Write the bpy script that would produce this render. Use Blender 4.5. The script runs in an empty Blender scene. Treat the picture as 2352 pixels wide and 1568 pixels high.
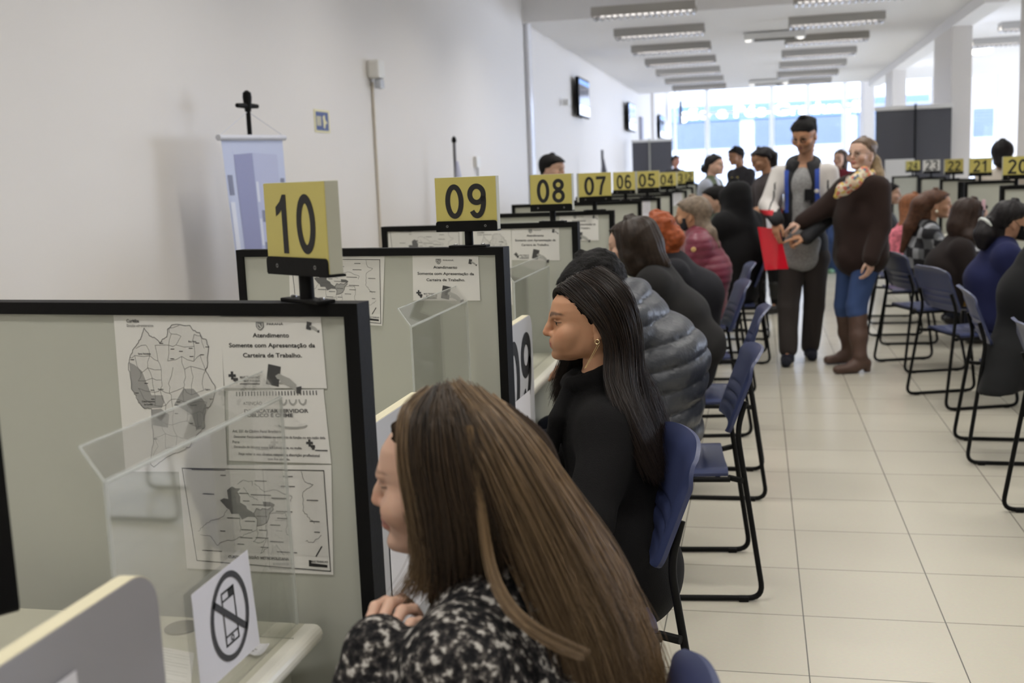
import bpy, bmesh, math, random
import numpy as np
from mathutils import Vector, Matrix

SC = bpy.context.scene
COL = SC.collection
rnd = random.Random(7)
nrs = np.random.RandomState(11)

# ------------------------------------------------------------------ camera
F_PX, YAW, PITCH, ROLL, CAM_H = 2512.68, 0.224076, 0.148913, 0.039571, 1.4947


def cam_axes():
    fwd = np.array([-math.sin(YAW) * math.cos(PITCH), math.cos(YAW) * math.cos(PITCH), -math.sin(PITCH)])
    right = np.array([math.cos(YAW), math.sin(YAW), 0.0])
    down = np.cross(fwd, right)
    c, s = math.cos(ROLL), math.sin(ROLL)
    return np.array([c * right + s * down, -s * right + c * down, fwd])


CR = cam_axes()
CP = np.array([0.0, 0.0, CAM_H])
cam_data = bpy.data.cameras.new('camera')
cam = bpy.data.objects.new('camera', cam_data)
COL.objects.link(cam)
cam_data.sensor_width = 36.0
cam_data.lens = F_PX / 2352 * 36.0
cam_data.clip_start = 0.02
cam_data.clip_end = 300
cam_data.dof.use_dof = True
cam_data.dof.focus_distance = 2.55
cam_data.dof.aperture_fstop = 4.2
cam_data.dof.aperture_blades = 0
M = Matrix.Identity(4)
for i in range(3):
    M[i][0], M[i][1], M[i][2], M[i][3] = CR[0][i], -CR[1][i], -CR[2][i], CP[i]
cam.matrix_world = M
SC.camera = cam

SC.view_settings.view_transform = 'Standard'
SC.view_settings.look = 'None'
SC.view_settings.exposure = 0.0
SC.view_settings.gamma = 1.0
SC.view_settings.use_curve_mapping = False
SC.cycles.use_denoising = True
SC.cycles.max_bounces = 8
SC.cycles.transparent_max_bounces = 16
SC.cycles.sample_clamp_indirect = 6.0

# ------------------------------------------------------------------ sky and lamps' light
world = bpy.data.worlds.new('sky')
SC.world = world
world.use_nodes = True
wn = world.node_tree
wn.nodes['Background'].inputs[0].default_value = (0.80, 0.86, 1.0, 1)
wn.nodes['Background'].inputs[1].default_value = 14.0


def area_light(name, loc, sx, sy, power, color, rot=(0, 0, 0), spread=math.pi, parent=None):
    d = bpy.data.lights.new(name, 'AREA')
    d.shape = 'RECTANGLE'
    d.size, d.size_y, d.energy, d.color, d.spread = sx, sy, power, color, spread
    o = bpy.data.objects.new(name, d)
    o.location, o.rotation_euler = loc, rot
    COL.objects.link(o)
    o.parent = parent
    return o


LAMP_Y = [-1.6 + 2.2 * k for k in range(0, 14)]
LAMP_W = 19.0
WARM = (1.0, 0.968, 0.92)
for ly in LAMP_Y:
    for lx in (-1.34, 1.06, 4.2):
        area_light('ceiling_light_glow', (lx, ly, 3.447), 1.16, 0.2, LAMP_W, WARM, spread=math.radians(140))
# daylight through the shop front and the added right-hand windows (portals guide sky light)
for px_, py_, pz_, w_, h_, rot_ in ((2.5, 39.8, 2.4, 11.0, 4.2, (math.radians(-90), 0, 0)), (12.3, 26.0, 2.0, 27.0, 2.8, (math.radians(90), 0, math.radians(90)))):
    p = area_light('window_portal', (px_, py_, pz_), w_, h_, 1.0, (1, 1, 1), rot=rot_)
    p.data.cycles.is_portal = True


# ------------------------------------------------------------------ helpers
def ray(px, py):
    return CR.T @ np.array([(px - 1176.0) / F_PX, (py - 784.0) / F_PX, 1.0])


def at(px, py, y=None, x=None, z=None):
    """the point of a world plane seen at a place of the photograph"""
    d = ray(px, py)
    if y is not None:
        t = y / d[1]
    elif x is not None:
        t = x / d[0]
    else:
        t = (z - CAM_H) / d[2]
    return CP + t * d


def on_plane(px, py, p0, n):
    d = ray(px, py)
    t = np.dot(np.array(p0) - CP, n) / np.dot(d, n)
    return CP + t * d


def srgb(r, g, b):
    f = lambda c: (c / 255 / 12.92) if c / 255 <= 0.04045 else ((c / 255 + 0.055) / 1.055) ** 2.4
    return (f(r), f(g), f(b), 1.0)


MATS = {}


def mat(name, color, rough=0.6, metal=0.0, bump=0.0, bscale=60.0, spec=0.5, vcol=None, var=0.0, vscale=8.0, sheen=0.0, coat=0.0, emit=0.0):
    if name in MATS:
        return MATS[name]
    m = bpy.data.materials.new(name)
    m.use_nodes = True
    nt = m.node_tree
    b = nt.nodes['Principled BSDF']
    b.inputs['Base Color'].default_value = color
    b.inputs['Roughness'].default_value = rough
    b.inputs['Metallic'].default_value = metal
    b.inputs['Specular IOR Level'].default_value = spec
    if sheen:
        b.inputs['Sheen Weight'].default_value = sheen
        b.inputs['Sheen Roughness'].default_value = 0.4
    if coat:
        b.inputs['Coat Weight'].default_value = coat
        b.inputs['Coat Roughness'].default_value = 0.15
    if emit:
        b.inputs['Emission Color'].default_value = color
        b.inputs['Emission Strength'].default_value = emit
    tc = nt.nodes.new('ShaderNodeTexCoord')
    src = None
    if vcol:
        a = nt.nodes.new('ShaderNodeVertexColor')
        a.layer_name = vcol
        src = a.outputs['Color']
        nt.links.new(src, b.inputs['Base Color'])
    if var:
        n = nt.nodes.new('ShaderNodeTexNoise')
        n.inputs['Scale'].default_value = vscale
        n.inputs['Detail'].default_value = 4
        nt.links.new(tc.outputs['Object'], n.inputs['Vector'])
        h = nt.nodes.new('ShaderNodeHueSaturation')
        mr = nt.nodes.new('ShaderNodeMapRange')
        mr.inputs[1].default_value, mr.inputs[2].default_value = 0.3, 0.7
        mr.inputs[3].default_value, mr.inputs[4].default_value = 1 - var, 1 + var
        nt.links.new(n.outputs['Fac'], mr.inputs[0])
        nt.links.new(mr.outputs[0], h.inputs['Value'])
        if src is not None:
            nt.links.new(src, h.inputs['Color'])
        else:
            h.inputs['Color'].default_value = color
        nt.links.new(h.outputs['Color'], b.inputs['Base Color'])
    if bump:
        n2 = nt.nodes.new('ShaderNodeTexNoise')
        n2.inputs['Scale'].default_value = bscale
        n2.inputs['Detail'].default_value = 3
        nt.links.new(tc.outputs['Object'], n2.inputs['Vector'])
        bp = nt.nodes.new('ShaderNodeBump')
        bp.inputs['Strength'].default_value = bump
        bp.inputs['Distance'].default_value = 0.01
        nt.links.new(n2.outputs['Fac'], bp.inputs['Height'])
        nt.links.new(bp.outputs['Normal'], b.inputs['Normal'])
    MATS[name] = m
    return m


def tag(o, label=None, cat=None, group=None, kind=None):
    if label:
        o['label'] = label
    if cat:
        o['category'] = cat
    if group:
        o['group'] = group
    if kind:
        o['kind'] = kind
    return o


def empty(name, loc=(0, 0, 0), rz=0.0):
    o = bpy.data.objects.new(name, None)
    COL.objects.link(o)
    o.location = loc
    o.rotation_euler = (0, 0, rz)
    o.empty_display_size = 0.05
    return o


def thing(name, label, cat, loc=(0, 0, 0), rz=0.0, group=None):
    return tag(empty(name, loc, rz), label, cat, group)


class MB:
    """collects shapes, then links them as one mesh object"""

    def __init__(self):
        self.v, self.f = [], []

    def add(self, vs, fs):
        n = len(self.v)
        self.v += [tuple(float(c) for c in p) for p in vs]
        self.f += [tuple(i + n for i in f) for f in fs]
        return self

    def box(self, c, s, rz=0.0):
        x, y, z = s[0] / 2, s[1] / 2, s[2] / 2
        ca, sa = math.cos(rz), math.sin(rz)
        vs = []
        for dx, dy, dz in ((-x, -y, -z), (x, -y, -z), (x, y, -z), (-x, y, -z), (-x, -y, z), (x, -y, z), (x, y, z), (-x, y, z)):
            vs.append((c[0] + ca * dx - sa * dy, c[1] + sa * dx + ca * dy, c[2] + dz))
        return self.add(vs, [(0, 3, 2, 1), (4, 5, 6, 7), (0, 1, 5, 4), (1, 2, 6, 5), (2, 3, 7, 6), (3, 0, 4, 7)])

    def rbox(self, c, s, r=0.004, rz=0.0):
        """box with bevelled edges"""
        bm = bmesh.new()
        bmesh.ops.create_cube(bm, size=1)
        for v in bm.verts:
            v.co = Vector((v.co.x * s[0], v.co.y * s[1], v.co.z * s[2]))
        bmesh.ops.bevel(bm, geom=list(bm.edges), offset=min(r, min(s) * 0.45), segments=2, profile=0.6, affect='EDGES')
        ca, sa = math.cos(rz), math.sin(rz)
        vs = [(c[0] + ca * v.co.x - sa * v.co.y, c[1] + sa * v.co.x + ca * v.co.y, c[2] + v.co.z) for v in bm.verts]
        bm.verts.index_update()
        fs = [[v.index for v in f.verts] for f in bm.faces]
        bm.free()
        return self.add(vs, fs)

    def tube(self, pts, r, n=8, cap=True):
        pts = [np.array(p, float) for p in pts]
        rs = r if hasattr(r, '__len__') else [r] * len(pts)
        vs, fs = [], []
        prev = None
        for i, p in enumerate(pts):
            a = pts[max(i - 1, 0)]
            b = pts[min(i + 1, len(pts) - 1)]
            t = b - a
            t = t / (np.linalg.norm(t) + 1e-12)
            if prev is None:
                u = np.cross(t, (0, 0, 1) if abs(t[2]) < 0.9 else (1, 0, 0))
            else:
                u = prev - np.dot(prev, t) * t
            u = u / (np.linalg.norm(u) + 1e-12)
            prev = u
            w = np.cross(t, u)
            for k in range(n):
                a_ = 2 * math.pi * k / n
                vs.append(p + rs[i] * (math.cos(a_) * u + math.sin(a_) * w))
        for i in range(len(pts) - 1):
            for k in range(n):
                k2 = (k + 1) % n
                fs.append((i * n + k, i * n + k2, (i + 1) * n + k2, (i + 1) * n + k))
        if cap:
            fs.append(tuple(range(n - 1, -1, -1)))
            fs.append(tuple(range((len(pts) - 1) * n, len(pts) * n)))
        return self.add(vs, fs)

    def prism(self, poly, origin, u, v, n, thick):
        """a 2D outline (u, v) pushed along n by thick"""
        o, u, v, n = (np.array(a, float) for a in (origin, u, v, n))
        k = len(poly)
        vs = [o + p[0] * u + p[1] * v for p in poly] + [o + p[0] * u + p[1] * v + n * thick for p in poly]
        fs = [tuple(range(k))[::-1], tuple(range(k, 2 * k))] + [(i, (i + 1) % k, k + (i + 1) % k, k + i) for i in range(k)]
        return self.add(vs, fs)

    def lathe(self, prof, c, n=20):
        vs, fs = [], []
        for r, z in prof:
            for k in range(n):
                a = 2 * math.pi * k / n
                vs.append((c[0] + r * math.cos(a), c[1] + r * math.sin(a), c[2] + z))
        for i in range(len(prof) - 1):
            for k in range(n):
                k2 = (k + 1) % n
                fs.append((i * n + k, i * n + k2, (i + 1) * n + k2, (i + 1) * n + k))
        fs.append(tuple(range(n - 1, -1, -1)))
        fs.append(tuple(range((len(prof) - 1) * n, len(prof) * n)))
        return self.add(vs, fs)

    def build(self, name, m, parent=None, smooth=False, xf=None):
        me = bpy.data.meshes.new(name)
        vs = self.v
        if xf is not None:
            vs = [tuple(xf(p)) for p in vs]
        me.from_pydata(vs, [], self.f)
        bm = bmesh.new()
        bm.from_mesh(me)
        bmesh.ops.recalc_face_normals(bm, faces=bm.faces)
        bm.to_mesh(me)
        bm.free()
        if smooth:
            me.shade_smooth() if smooth is True else me.set_sharp_from_angle(angle=math.radians(smooth))
            if smooth is not True:
                for p in me.polygons:
                    p.use_smooth = True
        me.materials.append(m)
        o = bpy.data.objects.new(name, me)
        COL.objects.link(o)
        o.parent = parent
        return o


def children(o):
    return [c for c in COL.objects if c.parent == o]


def copy_tree(o, parent=None):
    c = o.copy()
    COL.objects.link(c)
    if parent is not None:
        c.parent = parent
    for ch in list(o.children):
        copy_tree(ch, c)
    return c


def arc(c, r, a0, a1, n):
    return [(c[0] + r * math.cos(a0 + (a1 - a0) * i / n), c[1] + r * math.sin(a0 + (a1 - a0) * i / n)) for i in range(n + 1)]


def rrect(w, h, r, n=5):
    """rounded rectangle outline from (0,0) to (w,h)"""
    P = math.pi
    return (arc((w - r, r), r, -P / 2, 0, n) + arc((w - r, h - r), r, 0, P / 2, n) +
            arc((r, h - r), r, P / 2, P, n) + arc((r, r), r, P, 1.5 * P, n))


def round_path(pts, r, n=5):
    """polyline with rounded corners"""
    pts = [np.array(p, float) for p in pts]
    out = [pts[0]]
    for i in range(1, len(pts) - 1):
        a, b, c = pts[i - 1], pts[i], pts[i + 1]
        da, dc = a - b, c - b
        la, lc = np.linalg.norm(da), np.linalg.norm(dc)
        q = min(r, la * 0.45, lc * 0.45)
        p0, p1 = b + da / la * q, b + dc / lc * q
        for k in range(n + 1):
            t = k / n
            out.append((1 - t) ** 2 * p0 + 2 * t * (1 - t) * b + t * t * p1)
    out.append(pts[-1])
    return out


TXT = {}


def text_mesh(body, bold=0.0):
    """outline of a line of writing, 2D verts and faces, height of the capitals about 0.7"""
    key = (body, bold)
    if key not in TXT:
        c = bpy.data.curves.new('writing', 'FONT')
        c.body = body
        c.offset = bold
        c.resolution_u = 3
        o = bpy.data.objects.new('writing', c)
        me = bpy.data.meshes.new_from_object(o)
        vs = [(v.co.x, v.co.y) for v in me.vertices]
        fs = [tuple(p.vertices) for p in me.polygons]
        bpy.data.objects.remove(o)
        bpy.data.curves.remove(c)
        bpy.data.meshes.remove(me)
        TXT[key] = (vs, fs)
    return TXT[key]


def text2d(body, x, y, h, bold=0.0, align='l', width=None, asp=1.0):
    """writing with its base line at (x, y), capitals h high, optionally squeezed to a width"""
    vs, fs = text_mesh(body, bold)
    if not vs:
        return [], []
    a = np.array(vs)
    s = h / 0.73
    sx = s * asp
    w = (a[:, 0].max() - a[:, 0].min()) * sx
    if width:
        sx *= width / w
        w = width
    a[:, 0] = (a[:, 0] - a[:, 0].min()) * sx
    a[:, 1] *= s
    off = {'l': 0, 'c': -w / 2, 'r': -w}[align]
    a[:, 0] += x + off
    a[:, 1] += y
    return a, fs


def line2d(pts, w, closed=False):
    vs, fs = [], []
    P = [np.array(p, float) for p in pts]
    if closed:
        P = P + [P[0]]
    for a, b in zip(P[:-1], P[1:]):
        d = b - a
        L = np.linalg.norm(d)
        if L < 1e-9:
            continue
        n = np.array([-d[1], d[0]]) / L * w / 2
        e = d / L * w * 0.3
        k = len(vs)
        vs += [a - e - n, b + e - n, b + e + n, a - e + n]
        fs.append((k, k + 1, k + 2, k + 3))
    return vs, fs


def stroke2d(pts, w, closed=False):
    """a line of even width with joined corners"""
    P = np.array(pts, float)
    n = len(P)
    vs, fs = [], []
    for i in range(n):
        a = P[(i - 1) % n] if (closed or i > 0) else P[i]
        b = P[(i + 1) % n] if (closed or i < n - 1) else P[i]
        t = b - a
        t /= np.linalg.norm(t) + 1e-12
        m = np.array([-t[1], t[0]]) * w / 2
        vs += [P[i] - m, P[i] + m]
    for i in range(n if closed else n - 1):
        j = (i + 1) % n
        fs.append((2 * i, 2 * j, 2 * j + 1, 2 * i + 1))
    return vs, fs


def el(cx, cy, rx, ry, a0, a1, n=28):
    return [(cx + rx * math.cos(math.radians(a0 + (a1 - a0) * i / n)), cy + ry * math.sin(math.radians(a0 + (a1 - a0) * i / n))) for i in range(n + 1)]


def digit2d(ch, x, y, w, h):
    """bold narrow figure, lower left corner at (x, y)"""
    s = .27                                   # stroke over width
    i, t = s / 2, .5 - s / 2                  # inset, half width of the stroke line
    R = h / w
    G = {'0': [el(.5, R / 2, t, R / 2 - i, 0, 360, 48)[:-1]],
         '2': [el(.5, R - i - t * .95, t, t * .95, 165, -35) + [(.16, i)], [(.0, i), (1, i)]],
         '3': [el(.48, R * .735, t * .92, R * .265 - i * .6, 165, -90), el(.48, R * .27, t, R * .27 - i * .9, 90, -165)],
         '4': [[(.72, 0), (.72, R - .02)], [(.72, R - .06), (.10, R * .34)], [(0, R * .28), (1, R * .28)]],
         '5': [[(.92, R - i), (.16, R - i)], [(.26, R - .02), (.16, R * .5)], el(.46, R * .33, t * 1.05, R * .33 - i, 130, -160)],
         '6': [el(.5, R * .31, t, R * .31 - i, 0, 360, 40)[:-1], el(.5, R * .5, t, R * .5 - i, 42, 200)],
         '7': [[(0, R - i), (.98, R - i)], [(.86, R - i), (.55, R * .5), (.40, 0)]],
         '8': [el(.5, R * .745, t * .86, R * .255 - i, 0, 360, 36)[:-1], el(.5, R * .275, t, R * .275 - i * .8, 0, 360, 36)[:-1]],
         '9': [el(.5, R * .69, t, R * .31 - i, 0, 360, 40)[:-1], el(.5, R * .5, t, R * .5 - i, 20, -138)]}
    out = []
    if ch == '1':
        return [poly2d([(x + w * p, y + h * q) for p, q in ((.42, 0), (.70, 0), (.70, 1), (.5, 1), (.34, .88), (.10, .79), (.10, .63), (.28, .68), (.42, .74))])]
    for st in G[ch]:
        closed = len(st) > 35 and ch in '0689'
        out.append(stroke2d([(x + w * p[0], y + w * p[1]) for p in st], s * w, closed))
    return out


def ring2d(c, rx, ry, w, n=40, a0=0.0, a1=2 * math.pi):
    vs, fs = [], []
    for i in range(n + 1):
        a = a0 + (a1 - a0) * i / n
        for k in (-.5, .5):
            vs.append((c[0] + (rx + k * w) * math.cos(a), c[1] + (ry + k * w) * math.sin(a)))
    for i in range(n):
        fs.append((2 * i, 2 * i + 1, 2 * i + 3, 2 * i + 2))
    return vs, fs


def poly2d(pts):
    """triangulated filled outline"""
    from mathutils.geometry import tessellate_polygon
    tri = tessellate_polygon([[Vector((p[0], p[1], 0)) for p in pts]])
    return [tuple(p) for p in pts], [tuple(t) for t in tri]


class Sheet:
    """a sheet of paper: four corners in space, slightly curled; what is printed on it follows it"""

    def __init__(self, tl, tr, br, bl, w=None, h=None, curl=0.004, lift=0.0015, toward=None):
        self.c = [np.array(p, float) for p in (tl, tr, br, bl)]
        self.w = w or np.linalg.norm(self.c[1] - self.c[0])
        self.h = h or np.linalg.norm(self.c[3] - self.c[0])
        n = np.cross(self.c[1] - self.c[0], self.c[3] - self.c[0])
        n /= np.linalg.norm(n)
        ref = np.array(toward, float) if toward is not None else CP - self.c[0]
        if np.dot(n, ref) < 0:
            n = -n
        self.n, self.curl, self.lift = n, curl, lift
        self.ph = rnd.random() * 6

    def P(self, x, y, d=0.0):
        """x to the right and y up, in metres from the bottom left corner"""
        u, v = x / self.w, 1 - y / self.h
        tl, tr, br, bl = self.c
        p = (1 - v) * ((1 - u) * tl + u * tr) + v * ((1 - u) * bl + u * br)
        b = self.curl * (0.5 + 0.5 * math.sin(5 * u + self.ph + 2 * v)) * (0.3 + max(0, v - 0.2)) + self.curl * 2.2 * max(0, u - 0.8) * v
        return p + self.n * (self.lift + d + b)

    def paper(self, name, m, parent, nx=14, ny=14, thick=0.0005):
        mb = MB()
        vs = [self.P(self.w * i / nx, self.h * j / ny) for j in range(ny + 1) for i in range(nx + 1)]
        vs2 = [p - self.n * thick for p in vs]
        k = len(vs)
        fs = []
        q = lambda i, j: j * (nx + 1) + i
        for j in range(ny):
            for i in range(nx):
                a = (q(i, j), q(i + 1, j), q(i + 1, j + 1), q(i, j + 1))
                fs.append(a)
                fs.append(tuple(k + t for t in a[::-1]))
        for i in range(nx):
            fs += [(q(i, 0), q(i + 1, 0), k + q(i + 1, 0), k + q(i, 0)), (q(i, ny), q(i + 1, ny), k + q(i + 1, ny), k + q(i, ny))]
        for j in range(ny):
            fs += [(q(0, j), q(0, j + 1), k + q(0, j + 1), k + q(0, j)), (q(nx, j), q(nx, j + 1), k + q(nx, j + 1), k + q(nx, j))]
        mb.add(vs + vs2, fs)
        return mb.build(name, m, parent, smooth=40)

    def ink(self, name, m, parent, shapes, d=0.0006):
        mb = MB()
        for vs, fs in shapes:
            if len(vs):
                mb.add([self.P(p[0], p[1], d) for p in vs], fs)
        return mb.build(name, m, parent)

# ------------------------------------------------------------------ materials
WALL = mat('wall_paint', srgb(230, 226, 222), 0.55, bump=0.02, bscale=250)
CEIL = mat('ceiling_paint', srgb(242, 241, 242), 0.7)
WHITE = mat('white_plastic', srgb(232, 231, 228), 0.4)
BLACK = mat('black_metal', srgb(20, 20, 20), 0.55, bump=0.05, bscale=120, spec=.12)
PANEL = mat('grey_laminate', srgb(184, 186, 175), 0.5, bump=0.01, bscale=400)
DESK = mat('cream_laminate', srgb(192, 190, 172), 0.35)
DEDGE = mat('cream_edge', srgb(228, 226, 214), 0.3)
BOARD = mat('pale_grey_board', srgb(196, 197, 202), 0.45)
CREAM = mat('cream_edge_band', srgb(208, 201, 172), 0.5)
YELLOW = mat('yellow_vinyl', srgb(200, 188, 106), 0.45)
YEDGE = mat('sign_edge', srgb(176, 176, 160), 0.5)
INK = mat('black_ink', srgb(26, 26, 27), 0.6)
GREYINK = mat('grey_ink', srgb(120, 120, 118), 0.7)
LINK = mat('pale_grey_ink', srgb(168, 168, 163), 0.7)
MINK = mat('map_line_ink', srgb(105, 105, 104), 0.7)
PAPER = mat('white_paper', srgb(226, 225, 220), 0.75)
PAPER2 = mat('bright_white_paper', srgb(228, 228, 236), 0.7)
BLUE = mat('blue_plastic', srgb(52, 60, 94), 0.38, bump=0.03, bscale=500)
STEEL = mat('screw_steel', srgb(150, 150, 150), 0.3, metal=0.9)
DARKSCREEN = mat('dark_screen', srgb(22, 23, 26), 0.25)
GREYCLOTH = mat('charcoal_fabric', srgb(84, 84, 90), 0.8)


def floor_mat():
    m = bpy.data.materials.new('floor_tiles')
    m.use_nodes = True
    nt = m.node_tree
    b = nt.nodes['Principled BSDF']
    geo = nt.nodes.new('ShaderNodeNewGeometry')
    mp = nt.nodes.new('ShaderNodeMapping')
    mp.inputs['Location'].default_value = (-0.142 + 0.45 * 50, -3.166 + 0.45 * 50, 0)
    nt.links.new(geo.outputs['Position'], mp.inputs['Vector'])
    br = nt.nodes.new('ShaderNodeTexBrick')
    br.offset = 0.0
    br.squash = 1.0
    br.inputs['Scale'].default_value = 1.0
    br.inputs['Brick Width'].default_value = 0.45
    br.inputs['Row Height'].default_value = 0.45
    br.inputs['Mortar Size'].default_value = 0.0021
    br.inputs['Mortar Smooth'].default_value = 0.2
    br.inputs['Color1'].default_value = srgb(200, 195, 180)
    br.inputs['Color2'].default_value = srgb(196, 191, 176)
    br.inputs['Mortar'].default_value = srgb(98, 97, 92)
    nt.links.new(mp.outputs[0], br.inputs['Vector'])
    n = nt.nodes.new('ShaderNodeTexNoise')
    n.inputs['Scale'].default_value = 90
    n.inputs['Detail'].default_value = 5
    nt.links.new(geo.outputs['Position'], n.inputs['Vector'])
    mix = nt.nodes.new('ShaderNodeMix')
    mix.data_type = 'RGBA'
    mix.blend_type = 'MULTIPLY'
    mix.inputs['Factor'].default_value = 0.12
    nt.links.new(br.outputs['Color'], mix.inputs['A'])
    nt.links.new(n.outputs['Color'], mix.inputs['B'])
    nt.links.new(mix.outputs['Result'], b.inputs['Base Color'])
    b.inputs['Roughness'].default_value = 0.26
    b.inputs['Specular IOR Level'].default_value = 0.45
    return m


def acrylic(name, tint=(0.985, 0.988, 0.984, 1), gloss=0.45):
    m = bpy.data.materials.new(name)
    m.use_nodes = True
    nt = m.node_tree
    nt.nodes.remove(nt.nodes['Principled BSDF'])
    t = nt.nodes.new('ShaderNodeBsdfTransparent')
    t.inputs[0].default_value = tint
    g = nt.nodes.new('ShaderNodeBsdfGlossy')
    g.inputs['Roughness'].default_value = 0.04
    fr = nt.nodes.new('ShaderNodeFresnel')
    fr.inputs['IOR'].default_value = 1.45
    ma = nt.nodes.new('ShaderNodeMath')
    ma.operation = 'MULTIPLY'
    ma.inputs[1].default_value = gloss
    nt.links.new(fr.outputs[0], ma.inputs[0])
    mx = nt.nodes.new('ShaderNodeMixShader')
    nt.links.new(ma.outputs[0], mx.inputs[0])
    nt.links.new(t.outputs[0], mx.inputs[1])
    nt.links.new(g.outputs[0], mx.inputs[2])
    nt.links.new(mx.outputs[0], nt.nodes['Material Output'].inputs['Surface'])
    return m


ACRYL = acrylic('clear_acrylic')
GLASS = acrylic('window_glass', (0.95, 0.97, 1, 1), 0.4)
AEDGE = mat('acrylic_edge', srgb(226, 230, 226), 0.2)
AEDGE.node_tree.nodes['Principled BSDF'].inputs['Alpha'].default_value = 0.45


# ------------------------------------------------------------------ the hall
def struct(name, mb, m, label=None):
    o = mb.build(name, m)
    o['kind'] = 'structure'
    if label:
        o['label'] = label
    return o


YF = 40.0
struct('floor', MB().box((4.5, 18, -0.05), (16.2, 45, 0.1)), floor_mat(), 'cream floor tiles with thin dark joints')
w = MB()
w.box((-3.07, 5.2, 2.45), (0.2, 18.4, 4.9))
struct('wall_left', w, WALL, 'long plain white wall behind the left counters')
w = MB()
w.box((-3.10, 27.2, 2.45), (0.2, 25.6, 4.9))
w.box((-2.99, 32.8, 2.3), (0.16, 0.7, 4.4))
struct('wall_left_far', w, WALL)
struct('wall_back', MB().box((4.5, -4.1, 2.4), (16.2, 0.2, 4.8)), WALL)
wr = MB()
wr.box((12.5, 3.9, 2.4), (0.2, 16.8, 4.8)).box((12.5, 26.3, .3), (0.2, 28.0, .6)).box((12.5, 26.3, 4.1), (0.2, 28.0, 1.4)).box((12.5, 40.0, 2.4), (0.2, 1.0, 4.8))
struct('wall_right', wr, WALL)
for i in range(6):  # unseen windows, added to bring cool daylight onto pillars and ceiling
    y0, y1 = 12.3 + i * 4.53, 12.3 + (i + 1) * 4.53
    f = MB()
    for yy in (y0 + .04, (y0 + y1) / 2, y1 - .04):
        f.box((12.5, yy, 2.0), (.1, .08, 2.8))
    for zz in (.64, 3.36):
        f.box((12.5, (y0 + y1) / 2, zz), (.1, y1 - y0, .08))
    fo = struct('window_%d' % (i + 8), f, WHITE)
    MB().box((12.5, (y0 + y1) / 2, 2.0), (.008, y1 - y0 - .1, 2.7)).build('window_pane', GLASS, fo)
cl = MB()
cl.box((4.5, 5.2, 3.95), (16.2, 18.5, 0.1))
cl.box((4.5, 21.8, 3.55), (16.2, 14.7, 0.1))
cl.box((4.5, 34.6, 4.85), (16.2, 11.2, 0.1))
struct('ceiling', cl, CEIL, 'white ceiling with rows of lamps')
struct('trim_1', MB().box((4.5, 14.45, 3.72), (16.2, 0.12, 0.5)), CEIL, 'ceiling drop across the hall')
struct('trim_2', MB().box((4.5, 29.1, 4.2), (16.2, 0.12, 1.3)), CEIL)
struct('trim_3', MB().box((-2.955, 14.62, 1.75), (0.05, 0.22, 3.5)), mat('white_gloss', srgb(238, 238, 242), 0.25), 'white strip where the near wall ends')
struct('trim_4', MB().box((2.83, 21.8, 3.43), (0.28, 14.4, 0.16)), CEIL, 'ceiling beam over the row of pillars')
for i, (y0, y1) in enumerate(((10.5, 12.7), (16.9, 18.55), (24.0, 25.3), (30.2, 31.3))):
    struct('column_%d' % (i + 1), MB().box((2.83, (y0 + y1) / 2, 1.95), (0.27, y1 - y0, 3.9 if y0 < 14 else 3.9)), WALL)
# shop front at the far end
WF = mat('white_window_frame', srgb(228, 230, 236), 0.4)
fw = MB()
fw.box((4.5, YF + 0.1, 0.2), (16.2, 0.2, 0.4))
fw.box((4.5, YF + 0.1, 4.62), (16.2, 0.2, 0.6))
fw.box((6.42, YF + 0.1, 2.8), (1.25, 0.2, 3.4))
fw.box((10.3, YF + 0.1, 2.8), (4.9, 0.2, 3.4))
struct('wall_far', fw, WALL, 'low white wall under the shop front windows')
wx = [-2.9, -1.73, 0.5, 1.72, 2.95, 4.4, 5.8]
for i in range(len(wx) - 1):
    f = MB()
    a, b = wx[i], wx[i + 1]
    for xx in (a + 0.04, b - 0.04):
        f.box((xx, YF + 0.1, 2.38), (0.08, 0.1, 3.9))
    for zz in (0.44, 2.0, 3.45, 4.29):
        f.box(((a + b) / 2, YF + 0.1, zz), (b - a, 0.08, 0.07))
    fo = struct('window_%d' % (i + 1), f, WF, 'bright shop front window pane with white frame')
    MB().box(((a + b) / 2, YF + 0.1, 2.36), (b - a - 0.12, 0.008, 3.86)).build('window_pane', GLASS, fo)
f = MB()
for xx in (7.06, 7.82):
    f.box((xx, YF + 0.1, 2.8), (0.08, 0.1, 3.2))
fo = struct('window_7', f, WF, 'narrow bright window right of the pillars')
MB().box((7.44, YF + 0.1, 2.8), (0.7, 0.008, 3.1)).build('window_pane', GLASS, fo)

# the street outside
struct('pavement', MB().box((4, 52, -0.06), (60, 23, 0.1)), mat('street_paving', srgb(150, 150, 150), 0.8))
bl = thing('shop_building', 'pale building across the street with blue shutters and white sign letters, seen through the windows', 'building', (2, 58, 0))
BW = mat('street_facade', srgb(150, 156, 166), 0.8)
BS = mat('blue_shutter', srgb(44, 64, 86), 0.6)
MB().box((0, 2, 3.6), (50, 3.9, 7.2)).build('facade', BW, bl)
for k in range(9):
    s = MB()
    for j in range(9):
        s.box((-20 + k * 5.0, 0.03, 2.62 + j * 0.155), (4.3, 0.1, 0.10))
    s.build('shutter', BS, bl)
sb = MB().box((-1, 0.0, 4.32), (16, 0.12, 0.8)).build('sign_band', mat('sign_blue', srgb(62, 84, 112), 0.6), bl)
vs, fs = text2d('ção e Pós-Graduação', 0, 0, 0.55, 0.03, 'l', width=9.6)
MB().add([(-5.9 + p[0], -0.08, 4.08 + p[1]) for p in vs], fs).build('lettering', mat('sign_white', srgb(250, 250, 250), 0.5), bl)

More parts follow.
